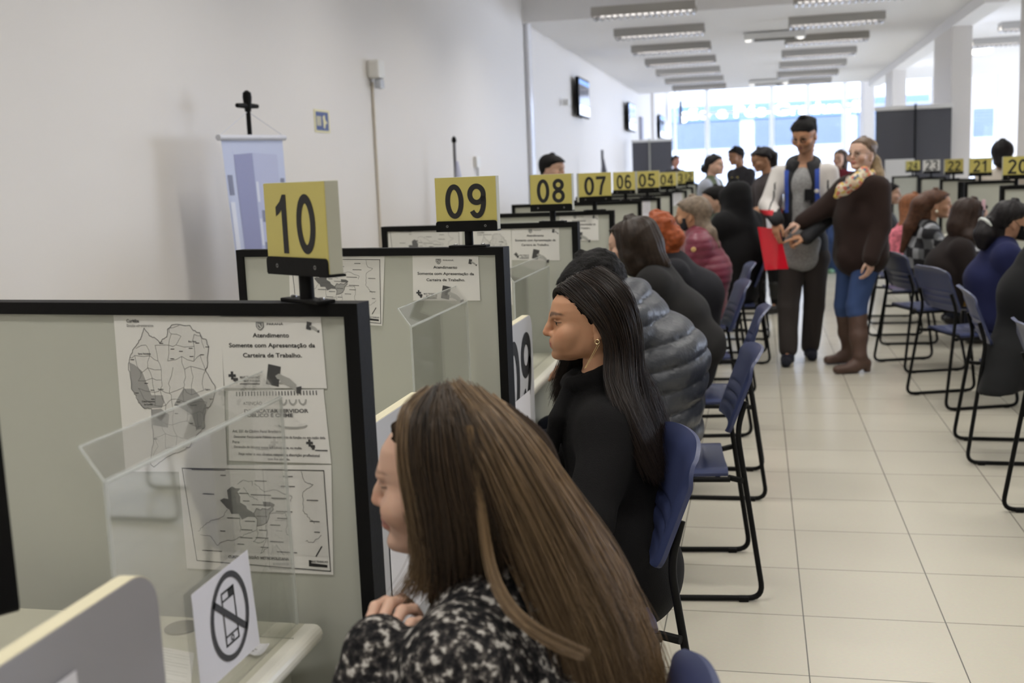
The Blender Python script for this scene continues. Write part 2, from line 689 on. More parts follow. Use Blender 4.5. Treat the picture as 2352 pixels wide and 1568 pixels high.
# ------------------------------------------------------------------ ceiling lamps
LH = mat('lamp_housing', srgb(176, 173, 168), 0.5)
LV = mat('lamp_louvre', srgb(170, 170, 172), 0.22, metal=1.0)
TUBE = mat('fluorescent_tube', (1.0, 0.97, 0.92, 1), 0.5, emit=1.2)


def make_lamp():
    t = thing('ceiling_light', '', 'ceiling light')
    h = MB()
    h.box((0, 0, 3.477), (1.26, 0.26, 0.046))
    h.add([(-.63, -.145, 3.392), (.63, -.145, 3.392), (.63, -.13, 3.50), (-.63, -.13, 3.50), (-.63, -.135, 3.392), (.63, -.135, 3.392), (.63, -.12, 3.50), (-.63, -.12, 3.50)],
          [(0, 1, 2, 3), (4, 7, 6, 5), (0, 4, 5, 1)])
    h.add([(-.63, .145, 3.392), (.63, .145, 3.392), (.63, .13, 3.50), (-.63, .13, 3.50)], [(0, 1, 2, 3)])
    h.build('housing', LH, t)
    rf = MB()
    for s in (-1, 1):
        rf.box((0, s * .122, 3.425), (1.24, .004, .06))
    rf.build('reflector', LV, t)
    l = MB()
    for k in range(17):
        l.rbox((-.6 + 1.2 * k / 16, 0, 3.375), (.026, .26, .035), .010)
    l.box((0, 0, 3.375), (1.22, .01, .035)).box((0, -.128, 3.395), (1.22, .006, .012)).box((0, .128, 3.395), (1.22, .006, .012))
    l.build('louvre', LV, t)
    for s in (-1, 1):
        MB().tube([(-.58, s * .06, 3.432), (.58, s * .06, 3.432)], .013).build('tube', TUBE, t)
    return t


lamp0 = make_lamp()
seen = [y for y in LAMP_Y if y > 13]
first = True
ORD = ['nearest', 'second', 'third', 'fourth', 'fifth', 'sixth', 'seventh', 'eighth']
for col, lx, nm in ((0, -1.34, 'the left row'), (1, 1.06, 'the right row'), (2, 4.2, 'the row beyond the pillars')):
    for i, ly in enumerate(seen):
        if col == 2 and (ly < 15 or ly > 21):
            continue
        o = lamp0 if first else copy_tree(lamp0)
        first = False
        o.location = (lx, ly, 0.0)
        k = i if col < 2 else i - 1
        tag(o, 'white louvred tube lamp on the ceiling, %s of %s' % (ORD[k], nm), 'ceiling light', 'louvred tube lamps on the ceiling')
for (vx, vy, nm) in ((0.26, 17.4, 'nearer'), (0.26, 26.6, 'farther')):
    t = thing('ceiling_vent', '%s flat slatted air vent on the ceiling between the two lamp rows' % nm, 'air vent', (vx, vy, 3.44), 0, 'air vents on the ceiling')
    MB().rbox((0, 0, 0), (0.9, 0.3, 0.09), 0.01).build('body', WHITE, t)
    s = MB()
    for k in range(5):
        s.box((0, -0.1 + k * 0.05, -0.05), (0.6, 0.018, 0.02))
    s.build('slats', mat('vent_dark', srgb(120, 118, 112), 0.6), t)
    for sx in (-.38, .38):
        MB().lathe([(.03, -.07), (.045, -.06), (.045, -.04)], (sx, 0, 0)).build('lamp_head', TUBE, t)
t = thing('ceiling_lamp', 'round glowing white lamp on the ceiling beyond the pillars', 'ceiling light', (4.0, 22.0, 3.38))
MB().lathe([(.05, 0), (.19, 0.02), (.2, .06), (.19, .11)], (0, 0, 0)).build('diffuser', mat('glowing_diffuser', (1, .98, .95, 1), .4, emit=3.0), t)
MB().lathe([(.21, .08), (.21, .12)], (0, 0, 0)).build('rim', WHITE, t)

# ------------------------------------------------------------------ partitions and number signs
FRW = 0.026


def partition(n, R, L, ztop, side, label, extra=None):
    """R: end at the aisle, L: end at the wall; the front face passes through both"""
    R, L = np.array(R[:2]) - (0, .042), np.array(L[:2]) - (0, .042)     # the corner one sees outermost is the rear one
    d = L - R
    W = np.linalg.norm(d)
    d = d / W
    nrm = np.array([d[1], -d[0]])
    if nrm[1] > 0:
        nrm = -nrm          # towards the camera
    t = thing('cubicle_partition', label, 'partition', (R[0], R[1], 0), 0, 'partitions between the counters')
    th = 0.042
    u, v = (d[0], d[1], 0), (0, 0, 1)
    bn = (-nrm[0], -nrm[1], 0)
    P = MB()
    P.prism([(0.01, 0.06), (W - 0.01, 0.06), (W - 0.01, ztop - 0.01), (0.01, ztop - 0.01)], (bn[0] * 0.008, bn[1] * 0.008, 0), u, v, bn, th - 0.016)
    P.build('panel', PANEL, t)
    f = MB()
    f.prism([(0, 0), (FRW, 0), (FRW, ztop - FRW * .85), (W - FRW, ztop - FRW * .85), (W - FRW, 0), (W, 0), (W, ztop), (0, ztop)], (0, 0, 0), u, v, bn, th)
    f.build('frame', BLACK, t)
    return dict(R=R, L=L, d=d, n=np.array([nrm[0], nrm[1], 0]), W=W, obj=t, z=ztop)


LEFTC = {10: (840, 690), 9: (1163, 565), 8: (1330, 508), 7: (1412, 482), 6: (1474, 460), 5: (1517.5, 453)}
LEFTL = {10: (0, 688), 9: (555, 572), 8: (882, 520)}
PT = {}
ZT = 1.301
for n in range(10, 0, -1):
    if n in LEFTC:
        R = at(*LEFTC[n], z=ZT)
        z = ZT
    else:
        px, py, y = {4: (1545, 444.5, 10.45), 3: (1578, 437, 12.0), 2: (1593, 429.6, 13.6), 1: (1603, 420, 15.3)}[n]
        R = at(px, py, y=y)
        z = R[2]
    if n in LEFTL:
        L = at(*LEFTL[n], z=ZT)
        if n == 10:
            L = R + (L - R) * 1.28
    else:
        L = R + np.array([-0.92, 0.02, 0])
    PT[n] = partition(n, R, L, z, -1, 'grey desk partition with black frame and yellow sign %02d on top' % n if n > 1 else 'farthest grey black-framed partition of the left row, without a sign')
RIGHTC = {20: (2296, 428), 21: (2214, 418), 22: (2158, 412), 23: (2110, 408), 24: (2048, 405)}
for n, c in RIGHTC.items():
    R = at(*c, z=ZT)
    L = R + np.array([min(0.92, 2.15 - R[0]), 0.0, 0])
    PT[n] = partition(n, R, L, ZT, 1, 'grey desk partition with black frame carrying the %s sign %d' % ('white' if n == 23 else 'yellow', n))

SW, SH, ST = 0.186, 0.150, 0.026


def sign(n, foot, ang, body=None, white=False):
    """foot: point on top of the partition, ang: turn about the upright (0 faces straight back along the aisle)"""
    t = thing('number_sign', '%s counter sign with black number %s on a short black post' % ('white' if white else 'yellow', body or '%02d' % n), 'sign',
              (foot[0], foot[1], foot[2]), ang, 'counter number signs')
    h0 = 0.048
    # plates lie in local x-z, the front looks to -y
    MB().rbox((0, 0, 0.003), (0.115, 0.036, 0.006), 0.002).build('base_plate', BLACK, t)
    for s in (-1, 1):
        MB().lathe([(.006, .006), (.006, .009), (.003, .010)], (s * .042, 0, 0), 8).build('screw', STEEL, t)
    MB().tube([(0, 0, 0.004), (0, 0, h0 + 0.012)], 0.0125, 14).build('post', BLACK, t, smooth=40)
    MB().rbox((0, 0, h0 + SH / 2 + 0.002), (SW, ST, SH), 0.0015).build('board', WHITE if white else YEDGE, t)
    MB().box((0, -ST / 2 - 0.0008, h0 + SH / 2 + 0.002), (SW - 0.002, 0.0016, SH - 0.002)).build('face', PAPER if white else YELLOW, t)
    br = MB()
    br.prism([(-SW / 2, 0), (SW / 2, 0)] + arc((SW / 2 - .008, .020), .008, 0, math.pi / 2, 4) + arc((-SW / 2 + .008, .020), .008, math.pi / 2, math.pi, 4),
             (0, -ST / 2 - 0.0052, h0), (1, 0, 0), (0, 0, 1), (0, 1, 0), 0.0032)
    br.box((0, 0, h0 - 0.0005), (SW, ST + 0.008, 0.004))
    br.build('bracket', BLACK, t)
    for s in (-1, 1):
        vs, fs = ring2d((s * .058, 0.013), .0028, .0028, .0016, 12)
        MB().add([(p[0], -ST / 2 - 0.0058, h0 + p[1]) for p in vs], fs).build('screw', STEEL, t)
    txt = body or '%02d' % n
    nb = MB()
    k = 1.12 if white else 1.0
    for i, ch in enumerate(txt):
        for vs, fs in digit2d(ch, (i - .5) * .068 * k - .028 * k, 0, .056 * k, .098 * k):
            nb.add([(p[0], -ST / 2 - 0.0022, h0 + 0.034 + p[1]) for p in vs], fs)
    nb.build('number', INK, t)
    return t


FEET = {10: (706, 684, -0.60), 9: (1078, 562, -0.10), 8: (1270, 505, -0.17), 7: (1366, 478, 0.52), 6: (1437, 460, -0.50), 5: (1487, 447, 0.0),
        4: (1533, 440, -.2), 3: (1555, 431, .45), 2: (1578, 424, .35)}
for n, (px, py, a) in FEET.items():
    p = PT[n]
    q = p['R'] - p['n'][:2] * 0.021
    pt = on_plane(px, py, (q[0], q[1], 0), p['n'])
    sign(n, (pt[0], pt[1], p['z']), a)
for n, px in {20: 2335, 21: 2251, 22: 2190, 23: 2139, 24: 2096}.items():
    p = PT[n]
    q = p['R'] - p['n'][:2] * 0.021
    pt = on_plane(px, 405, (q[0], q[1], 0), p['n'])
    sign(n, (pt[0], pt[1], p['z']), {20: 0.05, 21: 0.1, 22: .15, 23: 0.0, 24: 0.1}[n], None, n == 23)

# ------------------------------------------------------------------ desks, front boards, shields
DX = -0.732


def desk(y0, y1, x0, x1, label, front, holes=(), skew=(0, 0)):
    """worktop with a rounded front edge; front is the x of the customer side"""
    t = thing('counter_desk', label, 'desk', ((x0 + x1) / 2, (y0 + y1) / 2, 0), 0, 'counter desks between the partitions')
    cx, cy = (x0 + x1) / 2, (y0 + y1) / 2
    xw = x0 if front > cx else x1
    sg = 1 if front > cx else -1
    MB().prism([(xw - cx, y0 - cy + skew[0]), (front - sg * .02 - cx, y0 - cy), (front - sg * .02 - cx, y1 - cy), (xw - cx, y1 - cy + skew[1])], (0, 0, 0.718), (1, 0, 0), (0, 1, 0), (0, 0, 1), 0.032).build('worktop', DESK, t)
    s = 1 if front > cx else -1
    e = MB()
    pr = [(0.0, 0.75)] + [(s * (0.018 + 0.014 * math.cos(a)), 0.734 + 0.0165 * math.sin(a)) for a in [math.pi / 2 - math.pi * k / 8 for k in range(9)]] + [(0.0, 0.717)]
    e.prism([(p[0], p[1]) for p in pr], (front - s * 0.032 - cx, -(y1 - y0) / 2, 0), (1, 0, 0), (0, 0, 1), (0, 1, 0), y1 - y0)
    e.build('edge_band', DEDGE, t)
    MB().box((front - s * 0.07 - cx, 0, 0.41), (0.02, y1 - y0 - 0.02, 0.61)).build('modesty_panel', PANEL, t)
    for sy in (-1, 1):
        MB().box((-s * 0.05, sy * ((y1 - y0) / 2 - 0.16), 0.36), (x1 - x0 - 0.4, 0.03, 0.716)).build('side_panel', PANEL, t)
    for hx, hy in holes:
        MB().lathe([(.0295, .0), (.0295, .0025), (.027, .0035)], (hx - cx, hy - cy, 0.7503), 24).build('cable_cap', mat('cable_cap_grey', srgb(112, 110, 100), .5), t)
    return t


gh = at(418, 1440, z=0.752)
desk(0.30, PT[10]['R'][1] - 0.012, -1.62, DX, 'cream counter desk in front with papers and no-phones sheet', DX, [(gh[0], gh[1])])
for n in range(10, 1, -1):
    desk(PT[n]['R'][1] + 0.075, PT[n - 1]['R'][1] - 0.012, -1.6, DX - .045 if n > 8 else -0.80, 'cream counter desk between the partitions of signs %02d and %02d' % (n, n - 1) if n > 2 else 'cream counter desk behind the partition of sign 02', DX - .045 if n > 8 else -0.80,
         skew=tuple((PT[m]['L'][1] - PT[m]['R'][1]) * 1.02 + (.01 if m == n else -.01) for m in (n, n - 1)))
rk = sorted(RIGHTC)[:4]
for a, b in zip(rk[:-1], rk[1:]):
    x = max(PT[a]['R'][0], PT[b]['R'][0])
    desk(PT[a]['R'][1] + 0.06, PT[b]['R'][1] - 0.02, x + 0.03, 2.18, 'cream counter desk between the partitions of signs %d and %d' % (a, b), x + 0.03)
x = PT[20]['R'][0]
desk(6.75, PT[20]['R'][1] - 0.03, x - 0.05, 2.18, 'cream counter desk on the near side of sign 20', x - 0.05)


def front_board(y0, y1, ztop, label, m=None, x=-0.716, zb=0.40, r=0.05):
    t = thing('front_board', label, 'board', (x, y1, 0), 0, 'upright boards in front of the counters')
    L = y1 - y0
    H = ztop - zb
    out = [(0, 0), (L, 0)] + arc((L - r, H - r), r, 0, math.pi / 2, 8) + [(0, H)]
    MB().prism(out, (-0.009, -L, zb), (0, 1, 0), (0, 0, 1), (1, 0, 0), 0.0215).build('panel', m or BOARD, t)
    ed = MB()
    o2 = [(L, 0)] + arc((L - r, H - r), r, 0, math.pi / 2, 8) + [(0, H)]
    for a, b in zip(o2[:-1], o2[1:]):
        q = [(-0.010, -L + a[0], zb + a[1]), (0.0115, -L + a[0], zb + a[1]), (0.0115, -L + b[0], zb + b[1]), (-0.010, -L + b[0], zb + b[1])]
        nn = np.array([0, (b[1] - a[1]), -(b[0] - a[0])])
        nn = nn / np.linalg.norm(nn) * 0.0012
        q2 = [np.array(p) + nn for p in q]
        ed.add(list(q) + q2, [(0, 1, 2, 3), (4, 7, 6, 5), (0, 4, 5, 1), (2, 6, 7, 3), (1, 5, 6, 2), (0, 3, 7, 4)])
    ed.build('edge_band', CREAM, t)
    return t


front_board(0.55, 1.125, 1.055, 'pale grey board with rounded corner and cream edge, nearest the camera', mat('shaded_board', srgb(160, 160, 166), .45))  # backlit shade put into the colour, darker than the other boards
front_board(PT[10]['R'][1] + 0.065, 2.345, 1.026, 'white-edged pale board behind the hair of the woman in the speckled coat', x=-.75)
b9 = front_board(PT[9]['R'][1] + 0.065, 3.545, 1.043, 'pale board with large black 09 beside the black-clad woman', x=-.75)
# the big number on it
S9 = Sheet(at(1164, 790, x=-0.7373), at(1219, 748, x=-0.7373), at(1223, 915, x=-0.7373), at(1172, 992, x=-0.7373), curl=0, lift=0.0004, toward=(1, 0, 0))
b9n = S9.ink('number', INK, None, digit2d('0', S9.w * .02, S9.h * .02, S9.w * .44, S9.h * .95) + digit2d('9', S9.w * .53, S9.h * .02, S9.w * .44, S9.h * .95), 0.0008)
b9n.parent = b9
b9n.matrix_parent_inverse = Matrix.Translation((-b9.location.x, -b9.location.y, 0))


def loose_sheet(name, S, m, label, cat, group=None):
    """a top-level paper: an Empty at its lower left corner with the sheet and its print"""
    o = S.P(0, 0)
    t = thing(name, label, cat, tuple(o), 0, group)
    p = S.paper('sheet', m, None)
    attach(p, t)
    return t


def attach(o, t):
    """parent a mesh that was built in world coordinates"""
    o.parent = t
    l = t.location
    o.matrix_parent_inverse = (Matrix.Translation(l) @ Matrix.Rotation(t.rotation_euler[2], 4, 'Z')).inverted()
    return o


def part_ink(t, S, name, m, shapes, d=0.0006):
    return attach(S.ink(name, m, None, shapes, d), t)


xb = -0.7358
S = Sheet(at(1140, 960, x=xb), at(1216, 895, x=xb), at(1219, 1040, x=xb), at(1146, 1110, x=xb), curl=0.002, toward=(1, 0, 0))
t = loose_sheet('notice_paper', S, PAPER2, 'white paper reading BORDA taped below the big 09', 'notice')
part_ink(t, S, 'lettering', INK, [text2d('BORDA', S.w * .42, S.h * .50, S.h * .15, 0.02, 'l', width=S.w * .52)])
S = Sheet(at(893, 1230, x=xb), at(1010, 1150, x=xb), at(1010, 1330, x=xb), at(906, 1455, x=xb), curl=0.002, toward=(1, 0, 0))
t = loose_sheet('notice_paper', S, PAPER2, 'white paper with a slanting dark line of letters behind the brown-haired woman', 'notice')
part_ink(t, S, 'lettering', INK, [text2d('BORDA', S.w * .34, S.h * .44, S.h * .085, 0.03, 'l', width=S.w * .5)])
xb = -0.7015
S = Sheet(at(100, 1590, x=xb), at(172, 1538, x=xb), at(182, 1640, x=xb), at(110, 1700, x=xb), curl=0.001, toward=(1, 0, 0))
loose_sheet('notice_paper', S, PAPER2, 'white paper corner on the nearest grey board', 'notice')


def shield(y0, y1, z1, x, label, flange=0.055, yf=None):
    t = thing('acrylic_shield', label, 'shield', (x, y1, 0.75), 0, 'clear acrylic shields on the counters')
    h = z1 - 0.75
    th = 0.004
    L = y1 - y0
    MB().box((0, -L / 2, h / 2 + .001), (th, L, h)).build('sheet', ACRYL, t)
    # folded top leaf, leaning back over the desk
    fl = MB()
    a = [(0, 0, h), (0, -L, h), (-flange * .55, -L, h + flange * .8), (-flange * .55, 0, h + flange * .8)]
    b = [(p[0] + th * .8, p[1], p[2] + th * .55) for p in a]
    fl.add(a + b, [(0, 1, 2, 3), (4, 7, 6, 5), (0, 4, 5, 1), (1, 5, 6, 2), (2, 6, 7, 3), (3, 7, 4, 0)])
    fl.build('top_leaf', ACRYL, t)
    e = MB()
    e.box((0, -L, h / 2), (th + .001, .0025, h)).box((0, 0, h / 2), (th + .001, .0025, h))
    e.tube([(0, -L, h), (0, 0, h)], .0035, 6)
    e.tube([(0, -L, h), (-flange * .55, -L, h + flange * .8)], .002, 5)
    e.tube([(-flange * .55, -L, h + flange * .8), (-flange * .55, 0, h + flange * .8)], .0016, 5)
    e.build('edge', AEDGE, t)
    for yy in (-L + .08, -.06):
        ft = MB()
        ft.add([(-.09, yy - .002, .001), (.02, yy - .002, .001), (.002, yy - .002, .16), (-.002, yy - .002, .16),
                (-.09, yy + .002, .001), (.02, yy + .002, .001), (.002, yy + .002, .16), (-.002, yy + .002, .16)],
               [(0, 1, 2, 3), (4, 7, 6, 5), (0, 4, 5, 1), (1, 5, 6, 2), (2, 6, 7, 3), (3, 7, 4, 0)])
        ft.build('foot', ACRYL, t)
    return t


shield(1.150, PT[10]['R'][1] - .015, 1.147, -0.777, 'clear folded acrylic shield on the nearest desk, before the maps')
q = at(1075, 690, y=PT[9]['R'][1])
p0 = at(945, 775, x=q[0])
shield(p0[1], PT[9]['R'][1] - .015, q[2], q[0], 'clear folded acrylic shield below the notice of partition 09')
q = at(1262, 610, y=PT[8]['R'][1])
p0 = at(1180, 640, x=q[0])
shield(p0[1], PT[8]['R'][1] - .015, q[2], q[0], 'clear acrylic shield below the notice of partition 08')

# no-phones sheet taped to the near shield
xs = -0.7735
S = Sheet(at(438, 1366, x=xs), at(567, 1262, x=xs), at(596, 1478, x=xs), at(462, 1600, x=xs), curl=0.0, lift=0.001, toward=(1, 0, 0))
t = loose_sheet('prohibition_sign', S, PAPER2, 'white sheet with a crossed-out phone in a dark ring', 'sign')
cx, cy, R_ = S.w * .56, S.h * .52, min(S.w, S.h) * .40
part_ink(t, S, 'ring', mat('dark_grey_ink', srgb(58, 58, 62), .6), [ring2d((cx, cy), S.w * .30, S.h * .41, R_ * .15),
                                                                   line2d([(cx - S.w * .24, cy + S.h * .22), (cx + S.w * .24, cy - S.h * .22)], R_ * .16)], .0012)
ph = [(cx - R_ * .30, cy - R_ * .66), (cx + R_ * .30, cy - R_ * .66), (cx + R_ * .30, cy + R_ * .66), (cx - R_ * .30, cy + R_ * .66)]
part_ink(t, S, 'phone_symbol', INK, [line2d(ph, R_ * .055, True), line2d([(cx - R_ * .3, cy + R_ * .46), (cx + R_ * .3, cy + R_ * .46)], R_ * .05),
                                     line2d([(cx - R_ * .3, cy - R_ * .44), (cx + R_ * .3, cy - R_ * .44)], R_ * .05),
                                     poly2d([(cx + R_ * .02, cy + R_ * .48), (cx + R_ * .3, cy + R_ * .48), (cx + R_ * .3, cy + R_ * .66), (cx + R_ * .02, cy + R_ * .66)]),
                                     ring2d((cx, cy - R_ * .55), R_ * .06, R_ * .06, R_ * .04, 12)])

# papers lying on the near desk
S = Sheet(at(330, 1478, z=.7515), at(446, 1500, z=.7515), at(432, 1640, z=.7515), at(270, 1610, z=.7515), curl=0.001, lift=.0008, toward=(0, 0, 1))
t = loose_sheet('form_paper', S, PAPER, 'printed form lying on the near desk behind the grey board', 'paper')
part_ink(t, S, 'print', LINK, [line2d([(S.w * .06, S.h * (.95 - k * .05)), (S.w * (.92 if k % 3 else .6), S.h * (.95 - k * .05))], .0012) for k in range(17)])
S = Sheet(at(556, 1498, z=.752), at(575, 1476, z=.752), at(620, 1490, z=.752), at(585, 1514, z=.752), curl=0.006, lift=.001, toward=(0, 0, 1))
t = loose_sheet('ticket_slip', S, PAPER2, 'small curled white paper slip by the desk edge', 'paper')
part_ink(t, S, 'lettering', INK, [text2d('01', S.w * .2, S.h * .4, S.h * .35, .02)])

# monitor at the left edge of the picture
q = at(-58, 1100, y=1.02)
t = thing('computer_monitor', 'dark computer monitor at the left edge of the near desk', 'monitor', (q[0], q[1], .75), 0)
dv = np.array([-0.80, 0.60, 0])
nv = np.array([0.60, 0.80, 0])
rr = [(p[0], p[1]) for p in rrect(.5, .315, .012)]
MB().prism(rr, tuple(np.array([0, 0, .27]) - dv * 0), tuple(dv), (0, 0, 1), tuple(nv), .032).build('screen_case', BLACK, t)
MB().prism([(p[0] * .94 + .015, p[1] * .92 + .012) for p in rr], (0, 0, .27), tuple(dv), (0, 0, 1), tuple(-nv), .002).build('screen', DARKSCREEN, t)
c = dv * .25
MB().tube([(c[0] + nv[0] * .03, c[1] + nv[1] * .03, .02), (c[0] + nv[0] * .03, c[1] + nv[1] * .03, .36)], .028, 14).build('stand', BLACK, t, smooth=40)
MB().lathe([(.13, 0.002), (.13, .02), (.11, .035), (.05, .045)], (c[0] - .02, c[1] - .06, 0), 32).build('base', BLACK, t, smooth=40)


# ------------------------------------------------------------------ what is pinned to the partitions
def pinned(n, corners, name, label, cat, m=PAPER, curl=.004, group=None):
    p = PT[n]
    p0 = (p['R'][0] + p['n'][0] * .0015 - p['n'][0] * .008, p['R'][1] - .008 * p['n'][1], 0)
    c = [on_plane(x_, y_, p0, p['n']) for x_, y_ in corners]
    S = Sheet(*c, curl=.0004, lift=.0018, toward=p['n'])
    return loose_sheet(name, S, m, label, cat, group), S


def cross_logo(x, y, s):
    """stepped cross and its two lines of writing"""
    a = [(x, y + s * .55, s * .9, s * .3), (x + s * .3, y + s * .25, s * .3, s * .9), (x + s * .55, y + s * .1, s * .6, s * .35), (x + s * .7, y - s * .15, s * .35, s * .35)]
    return [poly2d([(p[0], p[1]), (p[0] + p[2], p[1]), (p[0] + p[2], p[1] + p[3]), (p[0], p[1] + p[3])]) for p in a]


def hand_card(x, y, s, ang=-.2):
    """dark booklet held by a hand"""
    c, sn = math.cos(ang), math.sin(ang)
    r = lambda p: (x + s * (c * p[0] - sn * p[1]), y + s * (sn * p[0] + c * p[1]))
    dark = [poly2d([r(p) for p in ((0, 0), (.55, 0), (.55, .8), (0, .8))])]
    cuff = [poly2d([r(p) for p in ((1.25, .12), (1.5, .22), (1.5, -.08), (1.32, -.1))])]
    hand = [poly2d([r(p) for p in ((.36, .40), (.5, .52), (.7, .47), (.98, .42), (1.28, .24), (1.32, -.02), (1.0, .1), (.72, .16), (.55, .12), (.62, .28), (.45, .30))])]
    return dark + cuff, hand


def notice(n, corners, label, full=True):
    t, S = pinned(n, corners, 'notice_paper', label, 'notice', group='notices about the work card')
    w, h = S.w, S.h
    part_ink(t, S, 'lettering', INK, [text2d('Atendimento', w * .5, h * .715, h * .062, .018, 'c', width=w * .36), text2d('Somente com Apresentação da', w * .5, h * .575, h * .062, .018, 'c', width=w * .85),
                                      text2d('Carteira de Trabalho.', w * .5, h * .435, h * .062, .018, 'c', width=w * .58),
                                      text2d('PARANÁ', w * .47, h * .885, h * .032, .01, 'l', width=w * .16)])
    crest = poly2d([(w * .36, h * .93), (w * .44, h * .93), (w * .44, h * .86), (w * .42, h * .825), (w * .40, h * .81), (w * .38, h * .825), (w * .36, h * .86)])
    d1, h1 = hand_card(w * .42, h * .06, h * .36)
    d2, h2 = hand_card(w * .85, h * .83, h * .135)
    part_ink(t, S, 'crest', GREYINK, [crest])
    part_ink(t, S, 'crest_drawing', PAPER, [line2d([(w * .375, h * .91), (w * .375, h * .86), (w * .40, h * .83), (w * .425, h * .86), (w * .425, h * .91)], w * .006), line2d([(w * .39, h * .90), (w * .41, h * .86)], w * .008)], .0009)
    part_ink(t, S, 'booklet_print', mat('dark_print', srgb(72, 72, 72), .7), d1 + d2)
    part_ink(t, S, 'hand_print', LINK, h1 + h2, .0009)
    part_ink(t, S, 'logo', mat('logo_print', srgb(64, 64, 64), .7), cross_logo(w * .05, h * .085, h * .13) +
             [text2d('MAIS TRABALHO', w * .165, h * .135, h * .036, .012, 'l', width=w * .2), text2d('MAIS PARANÁ', w * .2, h * .085, h * .034, .012, 'l', width=w * .165),
              poly2d([(w * .16, h * .05), (w * .36, h * .05), (w * .36, h * .068), (w * .16, h * .068)])])
    return t


notice(10, ((507, 727), (738, 727), (752, 891), (517, 890)), 'white work-card notice at the top of the nearest partition')
notice(9, ((948, 586), (1099, 588), (1104, 690), (950, 690)), 'white work-card notice on the partition of sign 09')
notice(8, ((1175, 522), (1284, 520), (1286, 598), (1176, 597)), 'white work-card notice on the partition of sign 08')
notice(7, ((1285, 492), (1374, 490), (1376, 552), (1287, 552)), 'white work-card notice on the partition of sign 07')

CURIT = [(302, 760), (335, 752), (341, 760), (348, 770), (360, 774), (372, 787), (378, 777), (388, 772), (389, 755), (399, 745), (440, 746), (448, 758), (462, 762), (468, 776), (477, 778), (482, 798), (479, 840), (475, 846),
         (487, 868), (497, 885), (494, 908), (486, 930), (475, 935), (473, 955), (473, 980), (462, 990), (448, 1005), (440, 1025), (420, 1035), (395, 1045), (375, 1058), (358, 1072), (350, 1062), (352, 1042), (357, 1010),
         (354, 980), (352, 936), (335, 935), (322, 922), (316, 905), (305, 890), (303, 865), (298, 840), (300, 825), (308, 802), (322, 785), (330, 770)]
CURIT = CURIT[1:]
MAPC = ((262, 722), (508, 722), (524, 1083), (290, 1082))


def map_curitiba(n, corners, label, tr=lambda p: p, dens=1.0):
    t, S = pinned(n, corners, 'wall_map', label, 'map', group='city maps')
    w, h = S.w, S.h
    tl, tr_, br, bl = [np.array(c, float) for c in MAPC]

    def uv(p):
        v = (p[1] - tl[1]) / (br[1] - tl[1])
        xl = tl[0] + (bl[0] - tl[0]) * v
        xr = tr_[0] + (br[0] - tr_[0]) * v
        return (w * (p[0] - xl) / (xr - xl), h * (1 - v))
    r = random.Random(3)
    out = [uv(p) for p in CURIT]
    edge = []
    for a, b in zip(out, out[1:] + out[:1]):
        for k in range(4):
            f = k / 4
            j = w * .006 if k else 0
            edge.append((a[0] + (b[0] - a[0]) * f + r.uniform(-j, j), a[1] + (b[1] - a[1]) * f + r.uniform(-j, j)))
    part_ink(t, S, 'tint', mat('map_tint', srgb(216, 215, 210), .75), [poly2d(out)], .0004)
    g1 = [(300, 830), (312, 835), (330, 850), (342, 880), (352, 905), (378, 905), (382, 920), (376, 934), (335, 935), (322, 922), (316, 905), (305, 890), (303, 865)]
    g2 = [(405, 925), (425, 890), (448, 890), (470, 915), (478, 930), (474, 935), (473, 980), (455, 985), (445, 950)]
    g3 = [(352, 938), (374, 936), (393, 950), (390, 980), (356, 974)]
    part_ink(t, S, 'shaded_district', mat('map_grey', srgb(160, 160, 157), .75), [poly2d([uv(p) for p in g]) for g in (g1, g2, g3)], .0006)
    # district borders: a jittered net kept inside the outline
    def inside(p):
        c = False
        for (x1, y1), (x2, y2) in zip(out, out[1:] + out[:1]):
            if (y1 > p[1]) != (y2 > p[1]) and p[0] < (x2 - x1) * (p[1] - y1) / (y2 - y1) + x1:
                c = not c
        return c
    xs, ys = [o[0] for o in out], [o[1] for o in out]
    nx, ny = 8, 13
    g = {}
    for i in range(nx + 1):
        for j in range(ny + 1):
            g[i, j] = (min(xs) + (max(xs) - min(xs)) * (i + r.uniform(-.38, .38)) / nx, min(ys) + (max(ys) - min(ys)) * (j + r.uniform(-.38, .38)) / ny)
    ln = []
    for (i, j), p in g.items():
        for k in ((i + 1, j), (i, j + 1)):
            if k in g and inside(p) and inside(g[k]) and r.random() < .8:
                mid = ((p[0] + g[k][0]) / 2 + r.uniform(-.003, .003), (p[1] + g[k][1]) / 2 + r.uniform(-.003, .003))
                ln.append(line2d([p, mid, g[k]], w * .0028))
    part_ink(t, S, 'border_lines', MINK, [line2d(edge, w * .0052, True)] + ln, .0008)
    names = [('Santa Felicidade', 336, 812, 2.2), ('Boa Vista', 446, 784, 2.2), ('Cajuru', 480, 893, 2.2), ('Portão', 374, 893, 2.2), ('Cidade Industrial', 345, 921, 2.1), ('de Curitiba', 345, 928, 2.1), ('Boqueirão', 449, 929, 1.8)]
    tx = []
    for s_, px, py, hh in names:
        q = uv((px, py))
        tx.append(text2d(s_, q[0], q[1], h * hh / 200, .02, 'c'))
    for _ in range(46):
        p = (r.uniform(min(xs), max(xs)), r.uniform(min(ys), max(ys)))
        if inside(p):
            tx.append(line2d([(p[0] - w * .016, p[1]), (p[0] + w * .016, p[1])], h * .0045))
    part_ink(t, S, 'lettering', mat('soft_ink', srgb(60, 60, 60), .7), tx + [text2d('Curitiba', w * .125, h * .952, h * .021, .02, 'l'), text2d('Divisão administrativa', w * .125, h * .925, h * .0165, .0, 'l')], .001)
    return t


map_curitiba(10, MAPC, 'portrait city map titled Curitiba on the nearest partition')
map_curitiba(8, ((1086, 528), (1174, 524), (1178, 700), (1092, 700)), 'city map left of the notice on the partition of sign 08')


